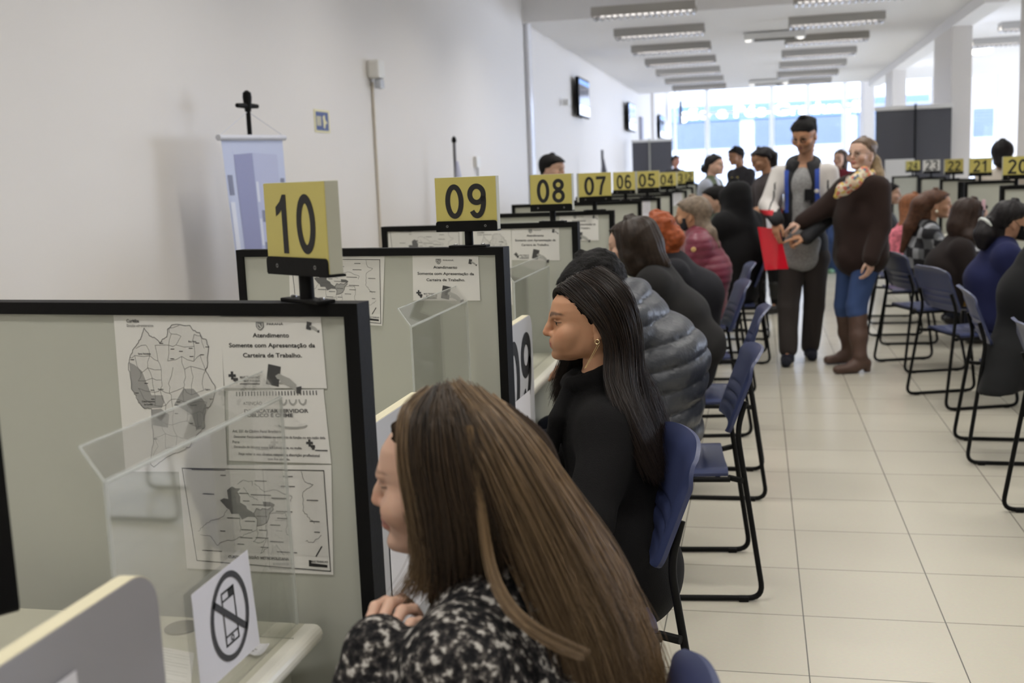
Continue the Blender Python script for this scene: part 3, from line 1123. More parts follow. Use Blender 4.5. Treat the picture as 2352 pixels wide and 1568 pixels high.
def map_region(n, corners, label, full=True):
    t, S = pinned(n, corners, 'wall_map', label, 'map', curl=.006, group='region maps')
    w, h = S.w, S.h
    K = lambda x, y: (w * (x - 60) / 1850, h * (1 - (y - 100) / 1320))
    part_ink(t, S, 'border_lines', INK, [line2d([K(108, 140), K(1825, 165), K(1880, 1375), K(205, 1310)], w * .005, True)])
    part_ink(t, S, 'tint', mat('map_tint', srgb(216, 215, 210), .75), [poly2d([K(x, y) for x, y in ((130, 160), (1810, 185), (1865, 1200), (190, 1180))])], .0003)
    dk = [(720, 362), (760, 385), (825, 388), (785, 430), (815, 490), (810, 560), (880, 600), (895, 640), (975, 690), (985, 740), (900, 735), (860, 755), (820, 772), (790, 700), (690, 705), (670, 650), (640, 635), (560, 535), (610, 510), (665, 520), (655, 410)]
    d2 = [(1090, 545), (1185, 550), (1235, 580), (1225, 605), (1095, 605)]
    gr = [(975, 690), (1010, 630), (1060, 650), (1080, 630), (1150, 640), (1210, 600), (1215, 640), (1165, 690), (1160, 740), (1130, 800), (1085, 830), (1005, 850), (1015, 770), (985, 730)]
    part_ink(t, S, 'dark_region', mat('map_dark', srgb(104, 104, 103), .75), [poly2d([K(*p) for p in dk]), poly2d([K(*p) for p in d2])], .0006)
    part_ink(t, S, 'shaded_region', mat('map_grey', srgb(160, 160, 157), .75), [poly2d([K(*p) for p in gr])], .0006)
    r = random.Random(5)
    rivers = [[(250, 930), (320, 870), (420, 800), (520, 770), (600, 720), (650, 650)], [(280, 980), (420, 1000), (490, 1100), (560, 1050), (740, 1020), (870, 950), (990, 900)], [(790, 700), (800, 820), (790, 930)],
              [(1000, 850), (1010, 980), (950, 1040), (1040, 1060), (1110, 1000)], [(1110, 830), (1120, 980), (1030, 1190), (1130, 1110)], [(800, 330), (870, 290), (980, 300), (970, 350)], [(860, 370), (930, 480), (1030, 530)],
              [(1160, 690), (1350, 680), (1380, 760), (1360, 940), (1420, 980)], [(1560, 180), (1600, 300), (1700, 330), (1580, 420), (1570, 650), (1640, 730), (1700, 800)], [(1590, 1010), (1680, 1040), (1780, 940)],
              [(1000, 330), (1120, 420), (1240, 400), (1440, 480), (1430, 540)]]
    ln = []
    for rv in rivers:
        pts = []
        for a, b in zip(rv[:-1], rv[1:]):
            for k in range(5):
                f = k / 5
                pts.append(K(a[0] + (b[0] - a[0]) * f + r.uniform(-9, 9), a[1] + (b[1] - a[1]) * f + r.uniform(-9, 9)))
        pts.append(K(*rv[-1]))
        ln.append(line2d(pts, w * .0024))
    ln.append(line2d([K(*p) for p in gr], w * .005, True))
    lab = [(350, 458, 140), (590, 225, 60), (1010, 292, 140), (1350, 235, 110), (1320, 355, 160), (810, 445, 110), (950, 462, 240), (1200, 500, 200), (640, 755, 150), (860, 790, 120), (540, 922, 60), (810, 898, 130), (1030, 898, 90), (790, 998, 150), (985, 992, 150), (1160, 1035, 160),
           (1240, 1160, 240), (290, 1175, 250), (1260, 745, 120), (1250, 660, 190), (1170, 830, 120), (750, 1080, 80), (1040, 1110, 90), (1620, 520, 130), (1650, 775, 110), (1700, 905, 60), (230, 155, 420), (710, 615, 160), (1005, 725, 130), (850, 540, 75), (960, 585, 130)]
    ln += [line2d([K(x, y), K(x + L, y + L * .02)], h * .009) for x, y, L in lab]
    part_ink(t, S, 'map_lines', mat('soft_ink2', srgb(96, 96, 95), .7), ln, .0009)
    tx = [text2d('CURITIBA E REGIÃO METROPOLITANA', *K(620, 1262), h * .026, .03, 'l', width=w * .41), text2d('MAIS TRABALHO', *K(1645, 1275), h * .018, .02, 'l', width=w * .11)]
    q = K(1640, 1325)
    part_ink(t, S, 'lettering', INK, tx + [poly2d([K(1620, 1325), K(1842, 1332), K(1842, 1300), K(1650, 1285), K(1650, 1250), K(1620, 1248)])] + [line2d([K(1710, 1200), K(1780, 1080)], w * .008)])
    return t


map_region(10, ((411, 1067), (762, 1067), (767, 1319), (431, 1304)), 'landscape region map at the bottom of the nearest partition')
map_region(9, ((664, 590), (884, 588), (879, 748), (668, 735)), 'region map behind the post of sign 10')
map_region(8, ((892, 527), (1062, 527), (1062, 640), (895, 640)), 'region map at the left end of the partition of sign 08')
t, S = pinned(10, ((525, 897), (744, 893), (762, 1064), (528, 1057)), 'notice_paper', 'notepad-style notice about insulting public servants, above the region map', 'notice', curl=.003)
w, h = S.w, S.h
soft = mat('faded_ink', srgb(92, 92, 92), .7)
part_ink(t, S, 'spiral_print', mat('dark_print', srgb(72, 72, 72), .7), [poly2d([(w * (.09 + .032 * k), h * .925), (w * (.10 + .032 * k), h * .925), (w * (.10 + .032 * k), h * .985), (w * (.09 + .032 * k), h * .985)]) for k in range(27)])
part_ink(t, S, 'lettering', soft, [text2d('ATENÇÃO', w * .16, h * .80, h * .045, .01, 'l', width=w * .2), text2d('DESACATAR SERVIDOR', w * .17, h * .69, h * .05, .03, 'l', width=w * .66), text2d('PÚBLICO É CRIME', w * .17, h * .63, h * .05, .03, 'l', width=w * .5),
                                   text2d('Art. 331 do Código Penal Brasileiro', w * .04, h * .41, h * .042, .02, 'l', width=w * .5), text2d('Desacatar Funcionário Público no exercício da função ou em razão dela.', w * .055, h * .335, h * .034, .02, 'l', width=w * .92),
                                   text2d('Pena', w * .04, h * .255, h * .042, .02), text2d('Detenção de 06(seis) meses a 02(dois) anos, ou multa.', w * .055, h * .19, h * .034, .02, 'l', width=w * .68),
                                   text2d('Faça valer o seu direito, respeite a discrição profissional', w * .5, h * .09, h * .038, .02, 'c', width=w * .8), text2d('que lhe atende.', w * .5, h * .03, h * .034, .02, 'c', width=w * .22)])
part_ink(t, S, 'picture', LINK, [ring2d((w * (.58 + .1 * k), h * .87), w * .035, h * .07, w * .016, 20, math.pi, 2 * math.pi) for k in range(3)] + [ring2d((w * .66, h * .52), w * .14, h * .04, h * .03, 24, math.pi, 2 * math.pi)])
part_ink(t, S, 'logo', mat('logo_print', srgb(64, 64, 64), .7), cross_logo(w * .78, h * .2, h * .11) + [poly2d([(w * .86, h * .17), (w * .98, h * .17), (w * .98, h * .185), (w * .86, h * .185)])])
for n, cs, lab in ((6, ((1476, 457), (1494, 456), (1494, 503), (1476, 503)), 'white sheet on the partition of sign 06'), (5, ((1500, 462), (1513, 461), (1513, 500), (1500, 500)), 'white sheet on the partition of sign 05'),
                   (3, ((1546, 441), (1566, 440), (1567, 470), (1546, 473)), 'white sheet on the partition of sign 03'), (8, ((1140, 640), (1174, 604), (1176, 700), (1150, 704)), 'small white sheet under the city map of partition 08')):
    if n == 8:
        continue
    n_ = {6: 5, 5: 4, 3: 3}[n]
    t, S = pinned(n_, cs, 'notice_paper', lab.replace('%02d' % n, '%02d' % n_), 'notice', m=PAPER2, curl=.002, group='plain sheets on far partitions')
    part_ink(t, S, 'print', LINK, [line2d([(S.w * .15, S.h * (.85 - k * .1)), (S.w * .85, S.h * (.85 - k * .1))], S.h * .02) for k in range(6)])

# ------------------------------------------------------------------ chairs
def chair_shell(fn, nu, nv, th):
    """two skins of a bent plastic sheet; fn(u, v) -> point and normal direction"""
    mb = MB()
    A, B = [], []
    for j in range(nv + 1):
        for i in range(nu + 1):
            p, n = fn(-1 + 2 * i / nu, j / nv)
            A.append(np.array(p))
            B.append(np.array(p) - np.array(n) * th)
    k = len(A)
    q = lambda i, j: j * (nu + 1) + i
    fs = []
    for j in range(nv):
        for i in range(nu):
            fs.append((q(i, j), q(i + 1, j), q(i + 1, j + 1), q(i, j + 1)))
            fs.append((k + q(i, j), k + q(i, j + 1), k + q(i + 1, j + 1), k + q(i + 1, j)))
    for i in range(nu):
        fs += [(q(i, 0), k + q(i, 0), k + q(i + 1, 0), q(i + 1, 0)), (q(i, nv), q(i + 1, nv), k + q(i + 1, nv), k + q(i, nv))]
    for j in range(nv):
        fs += [(q(0, j), q(0, j + 1), k + q(0, j + 1), k + q(0, j)), (q(nu, j), k + q(nu, j), k + q(nu, j + 1), q(nu, j + 1))]
    return mb.add(A + B, fs)


def groove(v, centres, w=.018):
    return sum(math.exp(-((v - c) / w) ** 2) for c in centres)


def back_fn(u, v):
    tv, bv = max(0, (v - .74) / .26), max(0, (.14 - v) / .14)
    rd = lambda t: 1 - math.sqrt(max(0, 1 - t * t))
    hw = .226 - .010 * (1 - v) - .062 * rd(tv * .995) - .030 * rd(bv * .99)
    z = .590 + .272 * v - .014 * u ** 4 * v
    x = .002 - .100 * v + .030 * u * u - .020 * max(0, (v - .84) / .16) ** 2 - .015 * max(0, (abs(u) - .80) / .20) ** 2 * max(0, 1 - 1.3 * tv)
    if abs(u) < .8:
        x -= .007 * groove(v, (.16, .30, .44))
    return (x, u * hw, z), (1, 0, .33)


def seat_fn(u, v):
    x = .015 + .415 * v
    hw = .225 - .045 * max(0, (v - .85) / .15) ** 2 - .02 * (1 - v)
    z = .452 - .016 * math.sin(math.pi * min(1, v * 1.15)) * (1 - u * u) - .035 * max(0, (v - .8) / .2) ** 2 + .012 * u * u - .016 * max(0, abs(u) - .88) / .12
    if abs(u) < .8:
        z -= .005 * groove(v, (.2, .36, .52))
    return (x, u * hw, z), (0, 0, 1)


def make_chair():
    t = thing('stacking_chair', '', 'chair')
    chair_shell(seat_fn, 20, 40, .011).build('seat', BLUE, t, smooth=50)
    chair_shell(back_fn, 24, 40, .010).build('backrest', BLUE, t, smooth=50)
    for s in (-1, 1):
        y = s * .252
        path = [(-.050, y * .93, .76), (-.016, s * .208, .60), (-.098, y, .0115), (.37, y, .0115), (.30, s * .215, .428), (.01, s * .215, .428)]
        path[0] = (-.046, s * .196, .70)
        mbt = MB().tube(round_path(path, .055, 6), .0098, 10)
        f = mbt.build('sled_frame', BLACK, t, smooth=50)
        for xx in (-.03, .29):
            MB().rbox((xx, y, .009), (.034, .028, .018), .004).build('glide', BLACK, f)
        MB().tube([(.012, s * .2, .43), (-.030, s * .238, .43)], .011, 8).build('bracket', BLACK, t)
    cr = MB()
    for xx in (.05, .28):
        cr.tube([(xx, -.21, .428), (xx, .21, .428)], .0085, 8)
    cr.build('seat_bar', BLACK, t, smooth=50)
    return t


chair0 = make_chair()
PI = math.pi
LCH = [(-.170, 1.25, PI + .06, 'blue chair of the woman in the speckled coat, only its back top showing'),
       (-.277, 2.618, PI + .30, 'blue chair under the woman in the black coat'),
       (-.11, 3.97, PI + .098, 'blue chair behind the man in the puffer jacket'),
       (-.07, 5.17, PI + .02, 'blue chair behind the long-coated brown-haired woman'),
       (-.17, 6.38, PI + .15, 'blue chair behind the red-haired woman'),
       (-.14, 7.58, PI + .1, 'blue chair behind the burgundy jacket'),
       (-.02, 8.75, PI + .05, 'blue chair beside the person in the black hood'),
       (0.0, 9.95, PI + .0, 'blue chair at the feet of the woman in dark jacket, left row'),
       (-.05, 11.2, PI - .05, 'farthest blue chair of the left row')]
RCH = [(1.11, 4.60, 0.0, 'nearest blue chair of the right row, cut by the picture edge'),
       (1.11, 5.87, -.04, 'blue chair under the person in the black hooded coat'),
       (1.105, 7.117, .33, 'blue chair behind the woman in the navy sweater'),
       (1.025, 8.365, .325, 'blue chair behind the woman in the dark brown sweater'),
       (1.05, 9.65, .1, 'blue chair under the woman in the checked coat'),
       (1.1, 10.9, .0, 'blue chair farther back behind the brown-booted woman')]
for i, (x, y, a, lab) in enumerate(LCH + RCH):
    o = chair0 if i == 0 else copy_tree(chair0)
    o.location, o.rotation_euler = (x, y, 0), (0, 0, a)
    tag(o, lab, 'chair', 'blue stacking chairs along the counters')

# ------------------------------------------------------------------ things on and along the walls
XW = -2.97


def wall_box(x0, y0, y1, z0, z1, th):
    return (x0 + th / 2, (y0 + y1) / 2, (z0 + z1) / 2), (th, y1 - y0, z1 - z0)


# televisions
for i, (y0, y1, z0, z1, xo, lab) in enumerate(((18.3, 19.45, 2.45, 3.10, -3.0, 'nearest flat television on the left wall, lit picture'),
                                               (25.6, 27.0, 2.45, 3.10, -3.0, 'second flat television along the left wall'),
                                               (34.0, 35.6, 2.5, 3.2, -3.0, 'third flat television along the left wall, beyond the pilaster'))):
    t = thing('wall_television', lab, 'television', (xo, (y0 + y1) / 2, (z0 + z1) / 2), 0, 'televisions on the left wall')
    L, H = y1 - y0, z1 - z0
    MB().rbox((.10, 0, 0), (.06, L, H), .01).build('case', BLACK, t)
    MB().box((.04, 0, 0), (.08, .3, .3)).build('wall_bracket', BLACK, t)
    MB().box((.132, 0, 0), (.003, L - .05, H - .05)).build('screen', mat('tv_picture', srgb(96, 100, 116), .12, emit=.2), t)
    p = MB()
    p.box((.1345, 0, H * .38), (.002, L - .06, H * .12))
    p.build('caption_bar', mat('tv_blue', srgb(120, 165, 240), .2, emit=.9), t)
    p = MB().box((.1345, 0, -H * .33), (.002, L - .06, H * .24))
    p.build('picture_highlight', mat('tv_white', srgb(240, 244, 255), .2, emit=1.2), t)
t = thing('hanging_screen', 'dark screen hanging high near the shop front', 'television', (-2.55, 38.5, 3.45))
MB().rbox((0, 0, 0), (.06, 1.2, .75), .01, .1).build('case', BLACK, t)
MB().tube([(0, 0, .35), (0, 0, 1.4)], .02).build('hanger', BLACK, t)
tag(MB().rbox((XW - .03 + .03, 29.3, 2.55), (.06, .5, .75), .01).build('wall_notice', mat('frame_grey', srgb(150, 150, 165), .5)), 'slim grey notice board on the left wall between televisions', 'notice board')
t = thing('loudspeaker', 'small white device on the left wall before the first television', 'wall device', (XW, 17.3, 2.62))
MB().rbox((.05, 0, 0), (.1, .14, .1), .02).build('body', WHITE, t)
# evacuation sign
q0, q1 = at(718, 253, x=XW), at(759, 303, x=XW)
yc, zc = (q0[1] + q1[1]) / 2, (q0[2] + q1[2]) / 2
W_, H_ = q1[1] - q0[1] - .03, .155
t = thing('exit_sign', 'cream and blue pictogram safety sign on the white wall', 'sign', (XW, yc, zc))
MB().box((.002, 0, 0), (.004, W_, H_)).build('plate', mat('glow_cream', srgb(228, 222, 180), .6), t)
MB().box((.0047, 0, 0), (.0015, W_ * .82, H_ * .82)).build('blue_field', mat('sign_navy', srgb(82, 98, 150), .6), t)
pic = MB()
for k in range(3):
    pic.box((.006, -W_ * (.33 - .1 * k), 0), (.0012, W_ * .06, H_ * .42))
pic.prism([(W_ * .02, .03), (W_ * .16, .045), (W_ * .2, .01), (W_ * .33, -.01), (W_ * .2, -.02), (W_ * .15, -.05), (W_ * .06, -.045), (W_ * .05, 0)], (.0056, 0, 0), (0, 1, 0), (0, 0, 1), (1, 0, 0), .001)
pic.build('pictogram', mat('glow_cream', srgb(228, 222, 180), .6), t)
# motion sensor with its conduit
q = at(850, 160, x=XW)
t = thing('motion_sensor', 'small white sensor high on the wall above a thin cable duct', 'sensor', (XW, q[1], q[2]))
MB().rbox((.05, 0, 0), (.10, .16, .14), .02).build('body', WHITE, t)
MB().rbox((.06, .03, -.11), (.06, .10, .08), .02).build('lens', mat('lens_grey', srgb(200, 205, 215), .2), t)
q2 = at(860, 530, x=XW)
tag(MB().tube([(XW + .012, q[1], q[2] - .1), (XW + .012, q[1] - .01, 0.3)], .011, 8).build('cable_duct', mat('duct_cream', srgb(214, 206, 192), .6)), 'thin cream cable duct running down the wall from the sensor', 'duct')
q = at(1092, 372, x=XW)
t = thing('wall_outlet', 'small white outlet box on the wall right of the flagpole', 'outlet', (XW, q[1], q[2]))
MB().rbox((.02, 0, 0), (.04, .16, .12), .01).build('box', WHITE, t)
MB().tube([(.02, .01, -.05), (.02, .0, -.4)], .008, 6).build('cord', mat('cord_grey', srgb(150, 150, 148), .6), t)
# banner on a stand with a cross finial
bl_, br_ = at(507, 316, y=5.25), at(648, 316, y=5.85)
bb_l, bb_r = at(556, 700, y=5.25), at(680, 700, y=5.80)
t = thing('banner_stand', 'photo banner of a pale tower block hung from a black pole topped by a cross', 'banner', (bl_[0], bl_[1], 0))
BLM = mat('banner_rod', srgb(206, 208, 218), .4)
wx_ = lambda mb, name, m, par=t, **k: attach(mb.build(name, m, None, **k), par)
wx_(MB().tube([bl_ - (br_ - bl_) * .04, br_ + (br_ - bl_) * .04], .016, 12), 'rod', BLM, smooth=40)
pc = at(568, 230, y=5.62)
pb = at(573, 310, y=5.62)
arm = (br_ - bl_) / np.linalg.norm(br_ - bl_)
pole = MB().tube([np.array([pc[0], pc[1], 0.0]), np.array([pc[0], pc[1], pc[2] + .03])], .013, 10)
wx_(pole, 'pole', BLACK, smooth=40)
top = np.array([pc[0], pc[1], pc[2]])
wx_(MB().tube([top - np.array([0, 0, .06]), top + np.array([0, 0, .015]), top + np.array([0, 0, .04]), top + np.array([0, 0, .052])], [.017, .025, .022, .006], 12), 'finial', BLACK, smooth=40)
ca = at(568, 243, y=5.62)
wx_(MB().tube([ca - arm * .10, ca - arm * .03, ca + arm * .03, ca + arm * .10], [.012, .015, .015, .012], 10), 'cross_arm', BLACK, smooth=40)
for e in (bl_, br_):
    wx_(MB().tube([ca - np.array([0, 0, .03]), e + np.array([0, 0, .015])], .0018, 5), 'cord', BLM)
wx_(MB().lathe([(.16, 0.001), (.16, .015), (.03, .035)], (pc[0], pc[1], 0)), 'foot', BLACK)
S = Sheet(bl_, br_, bb_r, bb_l, curl=.0006, lift=0, toward=(1, -1, 0))
ph_ = mat('banner_sky', srgb(186, 194, 222), .5)
cl_ = S.paper('cloth', ph_, None, 12, 30)
attach(cl_, t)
w, h = S.w, S.h
B1, B2, B3, B4 = (mat('banner_%d' % i, c, .5) for i, c in enumerate((srgb(138, 142, 182), srgb(176, 182, 214), srgb(212, 216, 232), srgb(120, 124, 150))))


def quad(x0, y0, x1, y1, sk=0):
    return poly2d([(w * x0, h * y0), (w * x1, h * (y0 + sk)), (w * x1, h * (y1 + sk)), (w * x0, h * y1)])


part_ink(t, S, 'tower_print', B1, [quad(.16, .0, .46, .90, .01), quad(.2, .40, .3, .5)], .0012)
part_ink(t, S, 'tower_side_print', B2, [quad(.46, .0, .88, .91, -.01)], .0012)
part_ink(t, S, 'pale_print', B3, [quad(.47, .62, .51, .74), quad(.47, .36, .51, .52), quad(.47, .12, .51, .26), quad(.02, .3, .09, .62), quad(.05, .05, .12, .28)], .002)
part_ink(t, S, 'dark_print', B4, [quad(.52, .50, .86, .57), quad(.52, .30, .86, .38), quad(.52, .1, .86, .2), quad(.2, .2, .42, .3), quad(.9, .6, .97, .76), quad(.03, .66, .1, .78)], .002)
# flagpole
q = at(1043, 330, y=9.95)
t = thing('flagpole', 'thin pole with a furled white and blue flag standing by the wall', 'flagpole', (q[0], q[1], 0))
MB().tube([(0, 0, 0), (0, 0, q[2] + .03)], .014, 10).build('pole', mat('pole_grey', srgb(96, 96, 100), .4), t)
MB().lathe([(.005, 0), (.024, .02), (.02, .05), (.004, .07)], (0, 0, q[2] + .0)).build('finial', BLACK, t)
MB().tube([(.02, 0, q[2] - .16), (.035, .01, q[2] - .5), (.05, .0, q[2] - 1.2)], [.014, .05, .07], 12).build('flag', mat('flag_cloth', srgb(196, 200, 224), .8), t, smooth=60)
MB().lathe([(.18, .001), (.18, .02), (.03, .05)], (0, 0, 0)).build('foot', BLACK, t)
q = at(1367, 345, y=18.9)
q[0] += .12
t = thing('flagpole', 'dark furled flag on a pole against the left wall under the first television', 'flagpole', (q[0], q[1], 0))
MB().tube([(0, 0, 0), (0, 0, q[2])], .02, 8).build('pole', BLACK, t)
MB().tube([(.01, 0, q[2] - .15), (.03, 0, q[2] - .5), (.03, 0, .5)], [.02, .07, .09], 10).build('flag', mat('flag_dark', srgb(92, 92, 100), .8), t)


def rollup(x0, x1, y, ztop, label, pole_mat, seam=.5):
    """retractable banner seen from behind: grey cloth, white top bar, support pole"""
    t = thing('rollup_banner', label, 'banner', ((x0 + x1) / 2, y, 0), 0, 'roll-up banners seen from behind')
    W = x1 - x0
    c = MB().box((0, 0, ztop / 2 + .02), (W, .004, ztop - .1))
    c.build('cloth', GREYCLOTH, t)
    MB().rbox((0, 0, ztop), (W + .03, .035, .06), .008).build('top_bar', WHITE, t)
    MB().tube([(W * (seam - .5), -.05, .04), (W * (seam - .5), -.04, ztop + .05)], .013, 8).build('support_pole', pole_mat, t)
    MB().rbox((0, 0, .045), (W + .04, .12, .09), .015).build('base', mat('alloy', srgb(170, 170, 172), .4, metal=.5), t)
    for s in (-1, 1):
        MB().box((s * W * .35, -.12, .015), (.05, .3, .02)).build('foot', BLACK, t)
    return t


rollup(1.66, 2.685, 16.75, 2.255, 'large charcoal roll-up banner behind signs 22 to 24', BLACK, .52)
rollup(-2.86, -1.93, 26.0, 2.21, 'charcoal roll-up banner at the far left by the wall', mat('pole_pale', srgb(190, 188, 176), .5), .44)
a = at(2033, 367, y=16.4)
b = at(2100, 367, y=16.4)
t = thing('white_screen', 'plain white board standing behind sign 24', 'board', ((a[0] + b[0]) / 2, 16.4, 0))
MB().rbox((0, 0, a[2] / 2 + .1), (b[0] - a[0], .03, a[2] - .2), .006).build('panel', WHITE, t)
for s in (-1, 1):
    MB().box((s * .3, 0, .1), (.04, .4, .2)).build('foot', WHITE, t)
# counters at the far end
for x, y, W_, lab in ((-1.7, 22.0, 1.5, 'white reception counter far back behind the woman in the olive vest'), (-.2, 24.0, 1.2, 'white counter far back between the standing people')):
    t = thing('reception_counter', lab, 'counter', (x, y, 0))
    MB().box((0, 0, .55), (W_, .6, 1.1)).build('body', WHITE, t)
    MB().rbox((0, 0, 1.12), (W_ + .06, .66, .04), .01).build('top', WHITE, t)
# monitors of the right counters
for i, (n, dx) in enumerate(((20, .30), (21, .24))):
    p = PT[n]
    t = thing('computer_monitor', 'black monitor top showing above the partition of sign %d' % n, 'monitor', (p['R'][0] + dx, p['R'][1] + .45, .75), .3, 'monitors on the right counters')
    MB().rbox((0, 0, .40), (.48, .035, .30), .01).build('screen_case', BLACK, t)
    MB().box((0, -.019, .40), (.45, .002, .27)).build('screen', DARKSCREEN, t)
    MB().tube([(0, .03, .01), (0, .03, .3)], .022, 10).build('stand', BLACK, t)
    MB().lathe([(.11, 0.001), (.11, .012), (.03, .02)], (0, .02, 0)).build('base', BLACK, t)

# ------------------------------------------------------------------ people: implicit shapes meshed as one skin
def V(*a):
    return np.array(a, float)


def unit(v):
    v = np.array(v, float)
    return v / (np.linalg.norm(v) + 1e-12)


class SDF:
    """a smooth union of rounded limbs, meshed with surface nets"""

    def __init__(self):
        self.p = []

    def add(self, fn, lo, hi, k=.02, op='u', col=None):
        self.p.append((fn, np.array(lo, float), np.array(hi, float), k, op, col))
        return self

    def cone(self, a, b, ra, rb, k=.02, flat=None, op='u', col=None):
        a, b = np.array(a, float), np.array(b, float)
        if flat is not None:
            n, f = unit(flat[0]), flat[1]
            sc = lambda q: q + n * (np.dot(q - a, n) * (1 / f - 1))
            b2 = sc(b)
        else:
            n, f, b2 = None, 1.0, b
        ab = b2 - a
        L2 = max(np.dot(ab, ab), 1e-9)

        def fn(X, Y, Z):
            x, y, z = X - a[0], Y - a[1], Z - a[2]
            if n is not None:
                m = (x * n[0] + y * n[1] + z * n[2]) * (1 / f - 1)
                x, y, z = x + m * n[0], y + m * n[1], z + m * n[2]
            t = np.clip((x * ab[0] + y * ab[1] + z * ab[2]) / L2, 0, 1)
            d = np.sqrt((x - t * ab[0]) ** 2 + (y - t * ab[1]) ** 2 + (z - t * ab[2]) ** 2) - (ra + (rb - ra) * t)
            return d * min(1.0, f) if f < 1 else d
        r = max(ra, rb) * max(1.0, f)
        return self.add(fn, np.minimum(a, b) - r, np.maximum(a, b) + r, k, op, col)

    def chain(self, pts, rs, k=.02, flat=None, col=None, op='u'):
        for i in range(len(pts) - 1):
            self.cone(pts[i], pts[i + 1], rs[i], rs[i + 1], k, flat, op, col)
        return self

    def ell(self, c, r, ax=None, k=.02, op='u', col=None):
        c, r = np.array(c, float), np.array(r, float)
        A = np.eye(3) if ax is None else np.array(ax, float)
        mn = r.min()

        def fn(X, Y, Z):
            x, y, z = X - c[0], Y - c[1], Z - c[2]
            q = [(x * A[i][0] + y * A[i][1] + z * A[i][2]) / r[i] for i in range(3)]
            k0 = np.sqrt(q[0] ** 2 + q[1] ** 2 + q[2] ** 2) + 1e-9
            k1 = np.sqrt((q[0] / r[0]) ** 2 + (q[1] / r[1]) ** 2 + (q[2] / r[2]) ** 2) + 1e-9
            return k0 * (k0 - 1) / k1
        R = r.max()
        return self.add(fn, c - R, c + R, k, op, col)

    def mesh(self, name, h, m, parent=None, colfn=None, disp=None, base=None, clip=None, smooth=True):
        us = [p for p in self.p if p[4] == 'u']
        lo = np.min([p[1] for p in us], 0) - 4 * h - .01
        hi = np.max([p[2] for p in us], 0) + 4 * h + .01
        n = np.ceil((hi - lo) / h).astype(int) + 1
        D = np.full(n, 1.0, np.float32)
        ax = [(lo[i] + h * np.arange(n[i])).astype(np.float32) for i in range(3)]
        for fn, a, b, k, op, col in self.p:
            pad = k + 3 * h
            i0 = np.clip(((a - pad - lo) / h).astype(int), 0, n)
            i1 = np.clip(((b + pad - lo) / h).astype(int) + 2, 0, n)
            if np.any(i1 <= i0):
                continue
            s = tuple(slice(i0[i], i1[i]) for i in range(3))
            X, Y, Z = ax[0][s[0]][:, None, None], ax[1][s[1]][None, :, None], ax[2][s[2]][None, None, :]
            d = fn(X, Y, Z).astype(np.float32)
            A = D[s]
            if op == 'u':
                hh = np.clip(.5 + .5 * (A - d) / k, 0, 1)
                D[s] = A + (d - A) * hh - k * hh * (1 - hh)
            elif op == 's':
                hh = np.clip(.5 - .5 * (A + d) / k, 0, 1)
                D[s] = A + (-d - A) * hh + k * hh * (1 - hh)
        if disp is not None:
            band = np.abs(D) < .03
            I = np.argwhere(band)
            if len(I):
                P = lo + h * I
                D[band] += disp(P).astype(np.float32)
        if clip is not None:
            X, Y, Z = ax[0][:, None, None], ax[1][None, :, None], ax[2][None, None, :]
            D = np.maximum(D, clip(X, Y, Z)).astype(np.float32)
        v, f = surface_nets(D, lo, h)
        me = bpy.data.meshes.new(name)
        me.vertices.add(len(v))
        me.vertices.foreach_set('co', v.astype(np.float32).ravel())
        me.loops.add(len(f) * 4)
        me.loops.foreach_set('vertex_index', f.astype(np.int32).ravel())
        me.polygons.add(len(f))
        me.polygons.foreach_set('loop_start', np.arange(0, len(f) * 4, 4, dtype=np.int32))
        me.update(calc_edges=True)
        me.shade_smooth()
        cols = None
        if base is not None or colfn is not None:
            cols = np.tile(np.array((base or (1, 1, 1, 1))[:3], float), (len(v), 1))
            best = np.full(len(v), 1e9)
            for fn, a, b, k, op, col in self.p:
                if op == 'u':
                    s = np.all((v > a - .03) & (v < b + .03), 1)
                    if not s.any():
                        continue
                    d = fn(v[s, 0], v[s, 1], v[s, 2])
                    idx = np.where(s)[0][d < best[s]]
                    best[s] = np.minimum(best[s], d)
                    cols[idx] = (base if col is None else col)[:3] if (base is not None or col is not None) else 1
            if colfn is not None:
                cols = colfn(v, cols)
            at_ = me.color_attributes.new('Col', 'FLOAT_COLOR', 'POINT')
            at_.data.foreach_set('color', np.concatenate([cols, np.ones((len(v), 1))], 1).astype(np.float32).ravel())
        me.materials.append(m)
        o = bpy.data.objects.new(name, me)
        COL.objects.link(o)
        if parent is not None:
            attach(o, parent)
        return o


